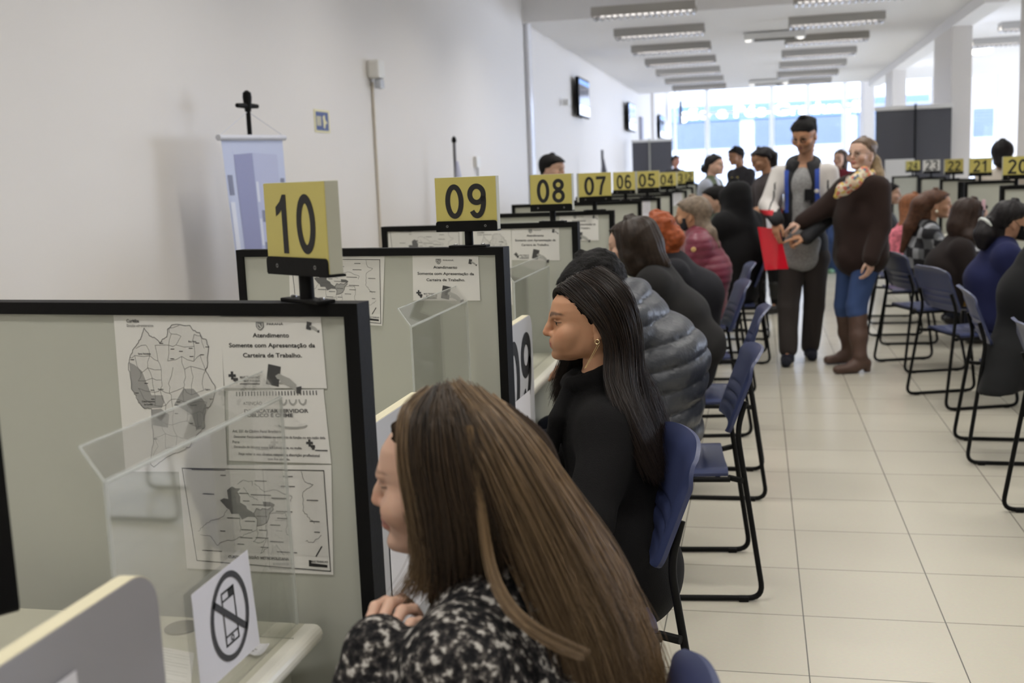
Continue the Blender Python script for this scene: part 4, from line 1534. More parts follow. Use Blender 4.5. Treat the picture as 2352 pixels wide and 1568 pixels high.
def surface_nets(D, lo, h):
    s = D < 0
    c = np.zeros(np.array(D.shape) - 1, np.uint8)
    sl = [(slice(0, -1), slice(1, None))[b] for b in (0, 1)]
    for i in (0, 1):
        for j in (0, 1):
            for k in (0, 1):
                c += s[sl[i], sl[j], sl[k]]
    act = (c > 0) & (c < 8)
    I = np.argwhere(act)
    idx = np.full(act.shape, -1, np.int32)
    idx[act] = np.arange(len(I))
    cv = {}
    for i in (0, 1):
        for j in (0, 1):
            for k in (0, 1):
                cv[i, j, k] = D[I[:, 0] + i, I[:, 1] + j, I[:, 2] + k].astype(float)
    acc = np.zeros((len(I), 3))
    cnt = np.zeros(len(I))
    for a in cv:
        for axn in range(3):
            if a[axn] == 0:
                b = list(a)
                b[axn] = 1
                da, db = cv[a], cv[tuple(b)]
                m = (da < 0) != (db < 0)
                t = np.where(m, da / np.where(m, da - db, 1), 0)
                p = np.tile(np.array(a, float), (len(I), 1))
                p[:, axn] = t
                acc[m] += p[m]
                cnt[m] += 1
    v = lo + h * (I + acc / np.maximum(cnt, 1)[:, None])
    F = []
    for axn in range(3):
        o1, o2 = (axn + 1) % 3, (axn + 2) % 3
        a = [slice(None)] * 3
        b = [slice(None)] * 3
        a[axn], b[axn] = slice(0, -1), slice(1, None)
        for o in (o1, o2):
            a[o] = slice(1, -1)
            b[o] = slice(1, -1)
        sa, sb = s[tuple(a)], s[tuple(b)]
        E = np.argwhere(sa != sb)
        if not len(E):
            continue
        inside = sa[tuple(E.T)]
        E = E.copy()
        E[:, o1] += 1
        E[:, o2] += 1
        q = []
        for d1, d2 in ((-1, -1), (0, -1), (0, 0), (-1, 0)):
            e = E.copy()
            e[:, o1] += d1
            e[:, o2] += d2
            q.append(idx[tuple(e.T)])
        q = np.stack(q, 1)
        q[~inside] = q[~inside][:, ::-1]
        F.append(q)
    return v, np.concatenate(F)


# --- the head: a profile table (metres, ear canal at the origin; f forward, l left, u up)
HU = np.array([-.100, -.081, -.078, -.072, -.062, -.050, -.040, -.030, -.018, -.006, .010, .027, .042, .058, .080, .100, .115, .127, .135, .140, .143, .16])
HF = np.array([.050, .086, .098, .107, .109, .1045, .107, .108, .107, .106, .106, .106, .113, .113, .106, .090, .070, .047, .028, .010, -.008, -.01])
HB = np.array([.046, .050, .030, .005, -.020, -.045, -.060, -.070, -.080, -.086, -.092, -.097, -.099, -.100, -.097, -.088, -.077, -.063, -.050, -.034, -.016, -.012])
HW = np.array([.002, .014, .025, .036, .046, .053, .057, .060, .063, .066, .069, .0715, .0735, .0745, .072, .064, .053, .040, .028, .018, .006, .001])


def head_q(f, l, u, grow=0.0):
    fr, bk, w = np.interp(u, HU, HF), np.interp(u, HU, HB), np.interp(u, HU, HW)
    c, a = (fr + bk) / 2, (fr - bk) / 2
    n = 2.25
    q = ((np.abs(f - c) / np.maximum(a, 1e-3)) ** n + (np.abs(l) / np.maximum(w, 1e-3)) ** n) ** (1 / n)
    d = (q - 1) * np.minimum(a, w) * .92
    d = np.maximum(d, u - .1435)
    d = np.maximum(d, -.083 - u)
    return d - grow


class Head:
    def __init__(self, c, look, up=(0, 0, 1), s=1.0):
        self.c, self.f = np.array(c, float), unit(look)
        self.l = unit(np.cross(up, self.f))
        self.u = np.cross(self.f, self.l)
        self.s = s

    def P(self, f, l, u):
        return self.c + self.s * (f * self.f + l * self.l + u * self.u)

    def loc(self, X, Y, Z):
        x, y, z = (X - self.c[0]) / self.s, (Y - self.c[1]) / self.s, (Z - self.c[2]) / self.s
        g = lambda a: x * a[0] + y * a[1] + z * a[2]
        return g(self.f), g(self.l), g(self.u)

    def axes(self):
        return [self.f, self.l, self.u]

    def build(self, S, fem=True, ears=True, nose=1.0, smile=0.0):
        s, P, A = self.s, self.P, self.axes()
        S.add(lambda X, Y, Z: head_q(*self.loc(X, Y, Z)) * s, self.c - .17 * s, self.c + .17 * s, .01)
        E = lambda c, r, k=.01, op='u': S.ell(P(*c), np.array(r) * s, A, k * s, op)
        Cn = lambda a, b, ra, rb, k=.008: S.cone(P(*a), P(*b), ra * s, rb * s, k * s)
        for g in (-1, 1):
            E((.108, g * .032, .0265), (.013, .0175, .0115), .014, 's')       # eye socket
            E((.078, g * .050, -.004), (.022, .020, .020), .024)              # cheekbone
            Cn((.109, g * .014, .0435), (.101, g * .043, .0455), .0055, .0045, .012)   # brow ridge
            E((.0905, g * .0315, .0265), (.0085, .0140, .0125), .003)         # closed lids round the ball
            Cn((.1008, g * .019, .0285), (.1040, g * .031, .0322), .0027, .0034, .004)
            Cn((.1040, g * .031, .0322), (.0978, g * .0445, .0285), .0034, .0027, .004)
            Cn((.101, g * .022, .0215), (.0995, g * .041, .0215), .0022, .0022, .004)
            E((.1115, g * .0115, -.006), (.0095, .0068, .0068), .006)         # nostril wing
            if ears:
                E((-.006, g * .0735, .004), (.0165, .0075, .029), .006)
                E((-.004, g * .0815, .006), (.009, .0045, .016), .005, 's')
                E((.002, g * .072, -.021), (.008, .0065, .010), .006)
        Cn((.112, 0, .034), (.121, 0, .012), .0075, .0085, .012)
        Cn((.121, 0, .012), (.1275 * (1 + .03 * (nose - 1)), 0, -.0015), .0085, .0092 * nose, .008)
        E((.121, 0, -.0045), (.0105, .0095, .0075), .006)
        Cn((.1140, -.010, -.0262), (.1140, .010, -.0262), .0066, .0066, .006)   # upper lip
        Cn((.1055, -.020, -.0295), (.1125, -.010, -.0272), .0035, .0058, .006)
        Cn((.1055, .020, -.0295), (.1125, .010, -.0272), .0035, .0058, .006)
        Cn((.1130, -.010, -.0375), (.1130, .010, -.0375), .0072, .0072, .006)   # lower lip
        E((.1175, 0, -.0318), (.006, .019, .0011), .0025, 's')                # the line between
        E((.101, 0, -.064), (.0145, .017, .0135), .016)                        # chin
        return S

    def colour(self, base, lip, brow, browh=.0045, lash=(0.02, 0.015, 0.012), beard=None):
        def fn(v, cols):
            f, l, u = self.loc(v[:, 0], v[:, 1], v[:, 2])
            near = ((np.abs(f) < .16) & (np.abs(l) < .09) & (np.abs(u) < .16)).astype(float)
            al = np.abs(l)
            e = .0016
            st = lambda d, w=e: np.clip(.5 - d / (2 * w), 0, 1)       # soft inside test, d < 0 inside

            def mix(m, c, a=1.0):
                w = (m * a * near)[:, None]
                cols[:] = cols * (1 - w) + np.array(c[:3], float) * w
            bc = np.array(base[:3])
            r2 = ((f - .085) / .035) ** 2 + ((al - .047) / .022) ** 2 + ((u + .006) / .02) ** 2
            mix(np.clip(1.3 - r2, 0, 1) * (f > .05), bc * np.array((1.04, .86, .82)), .55)
            mix(st(.117 - f, .004) * st(al - .018) * st(u - .012), bc * np.array((1.03, .85, .80)), .6)
            if beard is not None:
                mix(st(u + .018, .004) * st(.02 - f, .006) * (1 - st(al - .022, .003) * st(-.046 - u) * st(u + .022)), beard, .42)
            up = u - (-.0195 - .45 * np.maximum(al - .004, 0))
            lo = (-.0462 + 18 * al ** 2) - u
            mix(st(up, .002) * st(lo, .002) * st(al - .0235) * (f > .098), lip, .85)
            mix(st(np.abs(u + .0318) - .0010, .0012) * st(al - .022) * (f > .098), np.array(lip[:3]) * .4, .9)
            t = np.clip((al - .012) / .042, 0, 1)
            uc = .0475 + .0045 * np.sin(t * 2.4) - .10 * np.maximum(al - .042, 0)
            mix(st(np.abs(u - uc) - browh * (1.0 - .65 * t), .002) * st(.0125 - al, .003) * st(al - .054, .004) * (f > .06), brow, .8)
            mix(st(np.abs(u - (.0298 - 9 * (al - .031) ** 2)) - .0016, .0012) * st(.0165 - al) * st(al - .0475) * (f > .08), lash, .9)
            mix(st(np.hypot(al - .0075, (u + .0125) * 1.6) - .0036) * (f > .107), bc * .25, .8)
            return cols
        return fn

    def eyes(self, parent, iris=(0.030, 0.016, 0.010), gaze=0.0):
        for g in (-1, 1):
            c = self.P(.0925, g * .0312, .0262)
            bm = bmesh.new()
            bmesh.ops.create_icosphere(bm, subdivisions=4, radius=.0117 * self.s)
            me = bpy.data.meshes.new('eye')
            bm.to_mesh(me)
            bm.free()
            n = len(me.vertices)
            co = np.empty(n * 3)
            me.vertices.foreach_get('co', co)
            co = co.reshape(-1, 3)
            g_ = unit(self.f + gaze * self.l - .12 * self.u)
            ang = np.arccos(np.clip((co @ g_) / (.0117 * self.s), -1, 1))
            cols = np.tile(np.array([.50, .46, .42]), (n, 1))
            cols[ang < .62] = iris
            cols[ang < .28] = (.006, .006, .006)
            a = me.color_attributes.new('Col', 'FLOAT_COLOR', 'POINT')
            a.data.foreach_set('color', np.concatenate([cols, np.ones((n, 1))], 1).astype(np.float32).ravel())
            me.vertices.foreach_set('co', (co + c).astype(np.float32).ravel())
            me.shade_smooth()
            me.materials.append(EYEM)
            o = bpy.data.objects.new('eye', me)
            COL.objects.link(o)
            attach(o, parent)


EYEM = mat('eye_surface', (1, 1, 1, 1), .08, vcol='Col')
SKIN = mat('skin', (1, 1, 1, 1), .5, vcol='Col', bump=.04, bscale=420, spec=.38)
SKIN.node_tree.nodes['Principled BSDF'].inputs['Subsurface Weight'].default_value = .12
SKIN.node_tree.nodes['Principled BSDF'].inputs['Subsurface Radius'].default_value = (.9, .35, .18)
SKIN.node_tree.nodes['Principled BSDF'].inputs['Subsurface Scale'].default_value = .008


def hand(S, w, d, pn, side, curl=(.3, .35, .4, .45), thumb=.5, s=1.0, spread=.10, col=None):
    """w wrist, d towards the fingers, pn the way the palm faces, side the thumb's side as a vector"""
    d = unit(d)
    pn = unit(pn - np.dot(pn, d) * d)
    sd = unit(side - np.dot(side, d) * d - np.dot(side, pn) * pn)
    w = np.array(w, float)
    k = w + d * .085 * s
    S.cone(w, w + d * .03 * s, .024 * s, .026 * s, .02, None, 'u', col)
    S.cone(w + d * .03 * s - sd * .008 * s, k - sd * .006 * s, .0135 * s, .0125 * s, .012, (sd, 2.6), 'u', col)
    Ls = ((.044, .027, .021), (.048, .031, .023), (.045, .028, .022), (.035, .021, .018))
    for i in range(4):
        off = (1.5 - i) * .0195
        b = w + d * (.085 - .006 * abs(i - 1.2)) * s + sd * (off - .004) * s
        a = 0.0
        dd0 = unit(d + sd * (1.5 - i) * spread)
        p = b
        r = (.0092, .0086, .0078, .0068) if i < 3 else (.0082, .0076, .007, .006)
        S.cone(b - d * .03 * s, b, r[0] * s, r[0] * s, .010, None, 'u', col)
        for j in range(3):
            a += curl[i] * (1.0, 1.25, .8)[j]
            q = p + (dd0 * math.cos(a) + pn * math.sin(a)) * Ls[i][j] * s
            S.cone(p, q, r[j] * s, r[j + 1] * s, .004, None, 'u', col)
            p = q
    tb = w + d * .028 * s + sd * .024 * s + pn * .006 * s
    t1 = tb + unit(d * .75 + sd * (.75 - thumb * .5) + pn * thumb * .8) * .040 * s
    t2 = t1 + unit(d * .9 + sd * (.35 - thumb * .6) + pn * thumb) * .030 * s
    t3 = t2 + unit(d * 1.0 + sd * (.1 - thumb * .7) + pn * thumb) * .022 * s
    S.cone(w + d * .012 * s + sd * .012 * s, tb, .015 * s, .0145 * s, .012, None, 'u', col)
    S.cone(tb, t1, .0145 * s, .0108 * s, .006, None, 'u', col)
    S.cone(t1, t2, .0108 * s, .0095 * s, .004, None, 'u', col)
    S.cone(t2, t3, .0095 * s, .0072 * s, .004, None, 'u', col)
    return S


def noise3(P, sc, seed=0):
    """soft pseudo-noise from a few crossed waves"""
    r = np.random.RandomState(seed)
    o = np.zeros(len(P))
    for i in range(6):
        k = r.normal(size=3)
        k = k / np.linalg.norm(k) * sc * (.6 + .8 * r.rand())
        o += np.sin(P @ k + r.rand() * 6.28)
    return o / 6


def folds(amp, sc, seed=0):
    return lambda P: amp * noise3(P * np.array((1, 1, .75)), sc, seed) + amp * .5 * noise3(P, sc * 2.3, seed + 1)


class Fig:
    """joints of one person; mirrored sides are given by the axis 'left'"""

    def __init__(self, hc, look, N, hips, left, up=(0, 0, 1), hs=1.0, sw=.185, s=1.0, bow=0.0, back=None, drop=.05):
        self.H = Head(hc, look, up, hs)
        self.N, self.hips, self.left = np.array(N, float), np.array(hips, float), unit(left)
        self.s, self.sw = s, sw
        sp = unit(self.N - self.hips)
        self.sp = sp
        self.bk = unit(np.cross(self.left, sp)) * 1.0
        if back is not None and np.dot(self.bk, back) < 0:
            self.bk = -self.bk
        self.mid = (self.N + self.hips) / 2 + self.bk * bow
        self.S = {1: self.N - sp * drop + self.left * sw, -1: self.N - sp * drop - self.left * sw}
        self.E, self.W, self.hd, self.K, self.A, self.T = {}, {}, {}, {}, {}, {}

    def arm(self, side, e, w, hd=None, **kw):
        self.E[side], self.W[side] = np.array(e, float), np.array(w, float)
        self.hd[side] = (hd, kw)
        return self

    def leg(self, side, k, a, toe):
        self.K[side], self.A[side], self.T[side] = np.array(k, float), np.array(a, float), unit(toe)
        return self

    def hip(self, side):
        return self.hips + self.left * side * .085 * self.s

    def torso(self, S, g=0.0, dep=.105, wid=1.5, hem=None, belly=0.0, k=.06):
        N, mid, hp, sp = self.N, self.mid, self.hips, self.sp
        S.cone(N - sp * .13, mid, dep * .95 + g, dep * .92 + g + belly, k, (self.left, wid))
        S.cone(mid, hp, dep * .92 + g + belly, dep * 1.0 + g + belly, k, (self.left, wid))
        S.cone(self.S[1] - self.left * .03, self.S[-1] + self.left * .03, .055 + g, .055 + g, .06)
        S.cone(N - sp * .06, N - sp * .01, .075 + g, .060 + g, .05, (self.left, 1.3))
        return S

    def sleeves(self, S, r=(.064, .052, .045), k=.035, end=1.0, sides=(1, -1)):
        for sd in sides:
            if sd in self.E:
                e, w = self.E[sd], self.W[sd]
                S.cone(self.S[sd], e, r[0], r[1], k)
                S.cone(e, e + (w - e) * end, r[1], r[2], .02)
        return S

    def body(self, S, fem=True, ears=True, nose=1.0, neckr=.052, col=None, legs=True):
        H = self.H
        H.build(S, fem, ears, nose)
        nb = self.N - self.sp * .03
        S.cone(H.P(-.022, 0, -.035), nb, neckr, neckr * 1.12, .02)
        S.cone(nb, self.mid, .062, .075, .04, (self.left, 1.5))
        S.cone(self.mid, self.hips, .075, .08, .04, (self.left, 1.4))
        for sd in (1, -1):
            if sd in self.E:
                S.cone(nb - self.sp * .04, self.S[sd], .045, .04, .03)
                S.cone(self.S[sd], self.E[sd], .040, .033, .02)
                S.cone(self.E[sd], self.W[sd], .034, .025, .015)
                hd, kw = self.hd[sd]
                if hd is not None:
                    hand(S, self.W[sd], hd[0], np.array(hd[1], float), np.array(hd[2], float), **kw)
            if legs and sd in self.K:
                S.cone(self.hip(sd), self.K[sd], .065, .045, .03)
                S.cone(self.K[sd], self.A[sd], .045, .032, .02)
                S.cone(self.A[sd], V(self.A[sd][0], self.A[sd][1], .045) + self.T[sd] * .10, .03, .016, .02)
        return S

    def trousers(self, S, r=(.098, .072, .058), k=.012, kn=.012, pel=True, end=1.0):
        if pel:
            S.cone(self.hip(1), self.hip(-1), r[0] * 1.08, r[0] * 1.08, .05)
            S.cone(self.hips, self.hips + self.sp * .10, .10, .095, .05, (self.left, 1.45))
        for sd in self.K:
            S.cone(self.hip(sd), self.K[sd], r[0], r[1], k)
            S.cone(self.K[sd], self.K[sd] + (self.A[sd] + V(0, 0, .015) - self.K[sd]) * end, r[1], r[1] + (r[2] - r[1]) * end, kn)
        return S

    def shoes(self, parent, m, h=.006, length=.19, heel=0.0, boot=None, base=None, name='shoe', sole=None):
        for sd in self.K:
            a, t = self.A[sd], self.T[sd]
            S = SDF()
            lat = unit(np.cross(t, (0, 0, 1)))
            z0 = np.array((a[0], a[1], 0.0))
            S.cone(z0 - t * .045 + V(0, 0, .042 + heel), z0 + t * .05 + V(0, 0, .042 + heel * .6), .040, .042, .02)
            S.cone(z0 + t * .04 + V(0, 0, .038), z0 + t * (length - .02) + V(0, 0, .032), .040, .032, .03, (lat, 1.15))
            S.cone(a + V(0, 0, .03 if boot is None else 0), z0 + V(0, 0, .05 + heel), .044, .046, .02)
            if boot is not None:
                top = self.A[sd] + (self.K[sd] - self.A[sd]) * boot
                S.cone(a + V(0, 0, .02), a + (top - a) * .45, .048, .062, .03)
                S.cone(a + (top - a) * .45, top, .062, .070, .03)
            if heel:
                S.cone(z0 - t * .055 + V(0, 0, .02), z0 - t * .05 + V(0, 0, .06), .027, .03, .012)
            fl = lambda X, Y, Z: (.004 - Z) + 0 * X + 0 * Y
            o = S.mesh(name, h, m, parent, clip=fl, disp=folds(.003, 40, 5) if boot else None)
            if sole is not None:
                b = MB()
                n_ = 22
                pts = []
                for i in range(n_):
                    an = 2 * math.pi * i / n_
                    pts.append((.045 * math.sin(an) * (1.05 + .1 * math.cos(an)), (length + .05) / 2 * math.cos(an) + length / 2 - .045))
                b.prism(pts, tuple(z0 + V(0, 0, .001)), tuple(lat), tuple(t), (0, 0, 1), .022)
                attach(b.build('sole', sole, None), o)


def hair_cap(S, H, grow=.014, hl=None, k=.01, taper=.045, low=-.10):
    """hair lying on the skull; hl(al, u) is how far forward it reaches"""
    s = H.s

    def fn(X, Y, Z):
        f, l, u = H.loc(X, Y, Z)
        uu = np.maximum(u, -.035)
        lim = hl(np.abs(l), u)
        d = head_q(f, l, uu, 0.0) - grow * np.clip((lim - f) / taper, .12, 1)
        d = np.maximum(d, (f - lim) * .8)
        d = np.maximum(d, low - u)
        return d * s
    S.add(fn, H.c - .19 * s, H.c + .19 * s, k)
    return S


def hl_back(al, u):
    """combed back, ears and forehead free"""
    return np.interp(u, [-.12, -.03, 0, .03, .05, .075, .1, .11], [-.035, -.032, -.026, .002, .034, .064, .084, .2])


def hl_long(al, u):
    """falling in front of the ears"""
    return np.interp(u, [-.12, -.05, 0, .03, .06, .085, .105, .12], [.015, .022, .027, .034, .048, .064, .084, .2])


def hl_men(al, u):
    return np.interp(u, [-.12, -.03, -.01, .02, .035, .06, .075, .09, .1], [-.045, -.035, -.022, .010, .024, .046, .066, .088, .2])


def strands(name, guides, n, rad, m, parent, jit=.006, thick=.012, pts=22, seed=1, endspread=1.5, wav=.003):
    """hair: strands between neighbouring guide lines (each a list of points), as hair curves"""
    r = np.random.RandomState(seed)
    G = []
    for g in guides:
        g = np.array(g, float)
        # smooth resample
        t = np.concatenate([[0], np.cumsum(np.linalg.norm(np.diff(g, axis=0), axis=1))])
        t /= t[-1]
        tt = np.linspace(0, 1, pts)
        q = np.stack([np.interp(tt, t, g[:, i]) for i in range(3)], 1)
        for _ in range(3):
            q[1:-1] = (q[:-2] + 2 * q[1:-1] + q[2:]) / 4
        G.append(q)
    G = np.array(G)
    s = r.rand(n) * (len(G) - 1)
    i0 = np.minimum(s.astype(int), len(G) - 2)
    fr = (s - i0)[:, None, None]
    P = G[i0] * (1 - fr) + G[i0 + 1] * fr
    tt = np.linspace(0, 1, pts)[None, :, None]
    # clumps keep strands together
    nc = max(8, n // 40)
    cid = r.randint(0, nc, n)
    coff = r.normal(size=(nc, 3)) * jit * 1.6
    off = r.normal(size=(n, 1, 3)) * jit
    P = P + (off * .55 + coff[cid][:, None, :]) * (.25 + endspread * tt)
    P = P + r.normal(size=(n, 1, 3)) * thick * .35
    ph = r.rand(n, 1, 1) * 6.28
    P[:, :, :] += wav * np.sin(tt * (9 + 6 * r.rand(n, 1, 1)) + ph) * r.normal(size=(n, 1, 3)) * tt
    cut = (1 - .25 * r.rand(n) ** 2)
    ti = np.linspace(0, 1, pts)
    Q = np.empty_like(P)
    for i in range(n):
        for a in range(3):
            Q[i, :, a] = np.interp(ti * cut[i], ti, P[i, :, a])
    hc = bpy.data.hair_curves.new(name)
    hc.add_curves([pts] * n)
    hc.attributes['position'].data.foreach_set('vector', Q.astype(np.float32).ravel())
    ra = hc.attributes.get('radius') or hc.attributes.new('radius', 'FLOAT', 'POINT')
    prof = rad * np.minimum(1, 1.25 - ti) * np.ones((n, 1)) * (.7 + .6 * r.rand(n, 1))
    ra.data.foreach_set('value', prof.astype(np.float32).ravel())
    hc.materials.append(m)
    o = bpy.data.objects.new(name, hc)
    COL.objects.link(o)
    attach(o, parent)
    return o


def hair_mat(name, c1, c2, c3=None, rough=.38, scale=30.0, tipz=None):
    """hair: the colour varies from strand to strand"""
    m = bpy.data.materials.new(name)
    m.use_nodes = True
    nt = m.node_tree
    b = nt.nodes['Principled BSDF']
    info = nt.nodes.new('ShaderNodeHairInfo')
    rp = nt.nodes.new('ShaderNodeValToRGB')
    rp.color_ramp.elements[0].color = c1
    rp.color_ramp.elements[1].color = c2
    if c3 is not None:
        e = rp.color_ramp.elements.new(.93)
        e.color = c3
        rp.color_ramp.elements[1].position = .6 if rp.color_ramp.elements[1].color[:3] == c2[:3] else rp.color_ramp.elements[1].position
    nt.links.new(info.outputs['Random'], rp.inputs[0])
    nt.links.new(rp.outputs[0], b.inputs['Base Color'])
    b.inputs['Roughness'].default_value = rough
    b.inputs['Specular IOR Level'].default_value = .38
    return m

# ------------------------------------------------------------------ the people
def cloth_mat(name, c, rough=.9, bump=.12, bscale=420, sheen=0.03, **k):
    c = (c[0] * .68, c[1] * .68, c[2] * .68, 1) if max(c[:3]) < .12 else c
    return mat(name, c, rough, bump=bump, bscale=bscale, sheen=sheen, spec=.25, **k)


def person(label, at_xy, group=None):
    return thing('person', label, 'person', (at_xy[0], at_xy[1], 0), 0, group)


SK_TAN = (.52, .275, .16)
SK_FAIR = (.60, .38, .28)
SK_BROWN = (.36, .19, .11)
SK_PALE = (.64, .42, .32)
LIP = (.42, .16, .13)
HBK = (.016, .012, .011)
HBR = (.055, .032, .020)


def groove_disp(H, amp=.002, freq=60, seed=0, down=.35):
    """strand grooves that run down the hair"""
    def fn(P):
        f, l, u = H.loc(P[:, 0], P[:, 1], P[:, 2])
        a = np.arctan2(l, f)
        w = a * freq * .28 + u * 12 * down + 1.5 * noise3(P, 18, seed)
        return amp * (.6 * np.sin(w) + .5 * np.sin(w * 2.7 + 1.3)) + amp * .8 * noise3(P, 22, seed + 3)
    return fn


# ---------- woman in the black coat (in focus)
def woman_black():
    t = person('woman in a black coat, long dark straight hair and dangling earring, seated in profile', (-.38, 2.70))
    fwd = unit(V(-.966, -.257, 0))
    Y = 2.755
    hc = at(1362, 753, y=Y)
    nb = at(1376, 884, y=Y + .02)
    F = Fig(hc, (-.962, -.272, -.03), nb, (-.37, 2.70, .54), (.257, -.966, 0), sw=.150, bow=.02, back=-fwd, hs=.94, drop=.085)
    H = F.H
    F.arm(1, (-.395, 2.47, .68), (-.62, 2.46, .775), ((-1, .35, .02), (0, 0, -1), (.2, 1, 0)), curl=(.2, .25, .3, .3))
    F.arm(-1, (-.46, 2.90, .70), (-.66, 2.80, .775), ((-1, -.35, .02), (0, 0, -1), (.2, -1, 0)), curl=(.2, .25, .3, .3))
    F.leg(1, (-.78, 2.50, .50), (-.76, 2.48, .08), fwd)
    F.leg(-1, (-.78, 2.70, .50), (-.76, 2.70, .08), fwd)
    S = SDF()
    F.body(S, neckr=.044, nose=1.12)
    S.ell(H.P(.088, .030, -.028), (.020, .020, .020), H.axes(), .03)
    col = H.colour(SK_TAN, (.40, .13, .11), (.018, .011, .008), .0074)
    S.mesh('body', .0030, SKIN, t, colfn=col, base=(*SK_TAN, 1))
    H.eyes(t, (.012, .008, .006), gaze=.35)
    # coat
    C = SDF()
    F.torso(C, .008, .108, 1.36)
    F.sleeves(C, (.060, .062, .055), k=.06)
    C.cone(F.hips, F.hips - V(-.03, 0, .05), .145, .15, .05, (F.left, 1.3))
    C.cone(F.hips + V(.02, 0, 0), F.hips + V(.05, 0, -.05), .11, .08, .05, (F.left, 1.5))
    for sd in (1, -1):
        C.cone(F.hip(sd), F.K[sd], .105, .08, .05)
    for k in range(14):     # lapel and stand-up collar
        a = 2 * PI * k / 14
        a2 = 2 * PI * (k + 1) / 14
        r = lambda a_: F.N + fwd * (.068 * math.cos(a_) + .012) + F.left * .070 * math.sin(a_) + V(0, 0, .034 - .026 * math.cos(a_))
        C.cone(r(a), r(a2), .019, .019, .012)
    lp = [F.N + fwd * .085 + F.left * .03 + V(0, 0, -.01), F.N + fwd * .115 + F.left * .06 + V(0, 0, -.07), F.N + fwd * .135 + F.left * .05 + V(0, 0, -.15), F.N + fwd * .145 + F.left * .02 + V(0, 0, -.24)]
    C.chain(lp, (.020, .022, .020, .012), .008)
    C.mesh('coat', .006, cloth_mat('black_wool', srgb(19, 18, 19), .95, .3, 380, 0), t, disp=folds(.0035, 24, 3))
    T = SDF()
    F.trousers(T, (.09, .068, .055), pel=False)
    T.mesh('trousers', .009, cloth_mat('black_trousers', srgb(22, 22, 24)), t)
    F.shoes(t, mat('black_leather', srgb(20, 19, 19), .4), .008)
    # hair
    hm = hair_mat('dark_hair', (.006, .0048, .0046, 1), (.014, .010, .0085, 1), (.034, .021, .015, 1), .30)
    cap = mat('dark_hair_base', (.008, .006, .0055, 1), .8, spec=.05)
    hl = lambda al, u: np.interp(u, [-.12, -.03, -.004, .016, .04, .073, .098, .108], [-.034, -.032, -.026, .012, .030, .056, .076, .2])
    B = SDF()
    hair_cap(B, H, .007, hl)
    tail = [H.P(-.06, .02, .02), H.P(-.075, .02, -.06), at(1448, 890, y=2.745), at(1478, 970, y=2.725), at(1503, 1060, y=2.705)]
    B.chain(tail, (.048, .044, .038, .032, .018), .03, (F.left, 1.25))
    hair = B.mesh('hair', .0045, cap, t, disp=groove_disp(H, .0015, 80))
    top = H.P
    g = [[top(.082, .030, .116), top(.062, .060, .102), top(.034, .080, .070), top(.004, .088, .042), top(-.022, .088, .010), top(-.034, .082, -.045), at(1393, 868, y=2.665), at(1418, 930, y=2.600), at(1455, 1015, y=2.585), at(1490, 1085, y=2.595)],
         [top(.058, .028, .137), top(.03, .070, .115), top(.0, .092, .066), top(-.036, .092, .005), top(-.05, .084, -.06), at(1415, 880, y=2.655), at(1446, 960, y=2.595), at(1478, 1040, y=2.595), at(1504, 1100, y=2.605)],
         [top(.02, .026, .152), top(-.03, .074, .122), top(-.062, .088, .066), top(-.08, .08, 0), top(-.085, .07, -.07), at(1440, 890, y=2.675), at(1475, 975, y=2.645), at(1500, 1050, y=2.645), at(1516, 1098, y=2.655)],
         [top(-.02, .018, .157), top(-.08, .045, .118), top(-.108, .045, .058), top(-.115, .035, -.02), top(-.11, .025, -.085), at(1462, 890, y=2.745), at(1494, 975, y=2.725), at(1512, 1050, y=2.725), at(1524, 1090, y=2.725)],
         [top(-.03, -.005, .157), top(-.085, -.03, .118), top(-.112, -.035, .058), top(-.112, -.04, -.02), top(-.105, -.04, -.09), V(-.265, 2.82, .92), V(-.24, 2.82, .83), V(-.235, 2.82, .75)],
         [top(-.02, -.02, .155), top(-.06, -.07, .115), top(-.07, -.085, .05), top(-.07, -.08, -.02), top(-.07, -.075, -.09), V(-.30, 2.90, .91), V(-.29, 2.92, .83), V(-.28, 2.92, .77)]]
    strands('hair_strands', g, 7500, .00055, hm, hair, jit=.0035, thick=.010, seed=2, wav=.0016)
    g2 = [[top(.082, .030, .117), top(.094, .0, .116), top(.098, -.03, .098), top(.088, -.062, .062), top(.07, -.08, .02), top(.052, -.082, -.04), at(1281, 858, y=2.835), at(1268, 905, y=2.845)],
          [top(.07, .03, .128), top(.082, -.01, .126), top(.078, -.05, .105), top(.055, -.084, .055), top(.035, -.09, .0), top(.03, -.084, -.06), at(1300, 870, y=2.845), at(1282, 940, y=2.845)],
          [top(.045, .029, .142), top(.05, -.015, .142), top(.045, -.06, .115), top(.02, -.09, .06), top(.005, -.092, .0), top(.0, -.084, -.07), V(-.40, 2.88, .95), V(-.42, 2.89, .86)],
          [top(.01, .026, .153), top(.01, -.02, .155), top(.0, -.065, .118), top(-.03, -.09, .06), top(-.04, -.088, -.01), top(-.045, -.08, -.08), V(-.34, 2.91, .92), V(-.34, 2.93, .82)]]
    strands('hair_strands', g2, 3600, .0005, hm, hair, jit=.0022, thick=.006, seed=3, wav=.001, endspread=2.2)
    # earring
    e0 = H.P(.001, .082, -.026)
    eb = at(1343, 846, y=2.66)
    e = MB().tube([e0 + .0055 * (math.cos(a) * V(1, 0, 0) + math.sin(a) * V(0, 0, 1)) for a in [k * .45 for k in range(15)]], .0012, 6)
    e.tube([e0 - V(0, 0, .008), eb], .0009, 5).tube([e0 - V(-.006, 0, .006), eb + V(.003, 0, .002), eb], .0007, 5)
    attach(e.build('earring', mat('gold', srgb(220, 196, 150), .25, metal=.9), None), t)


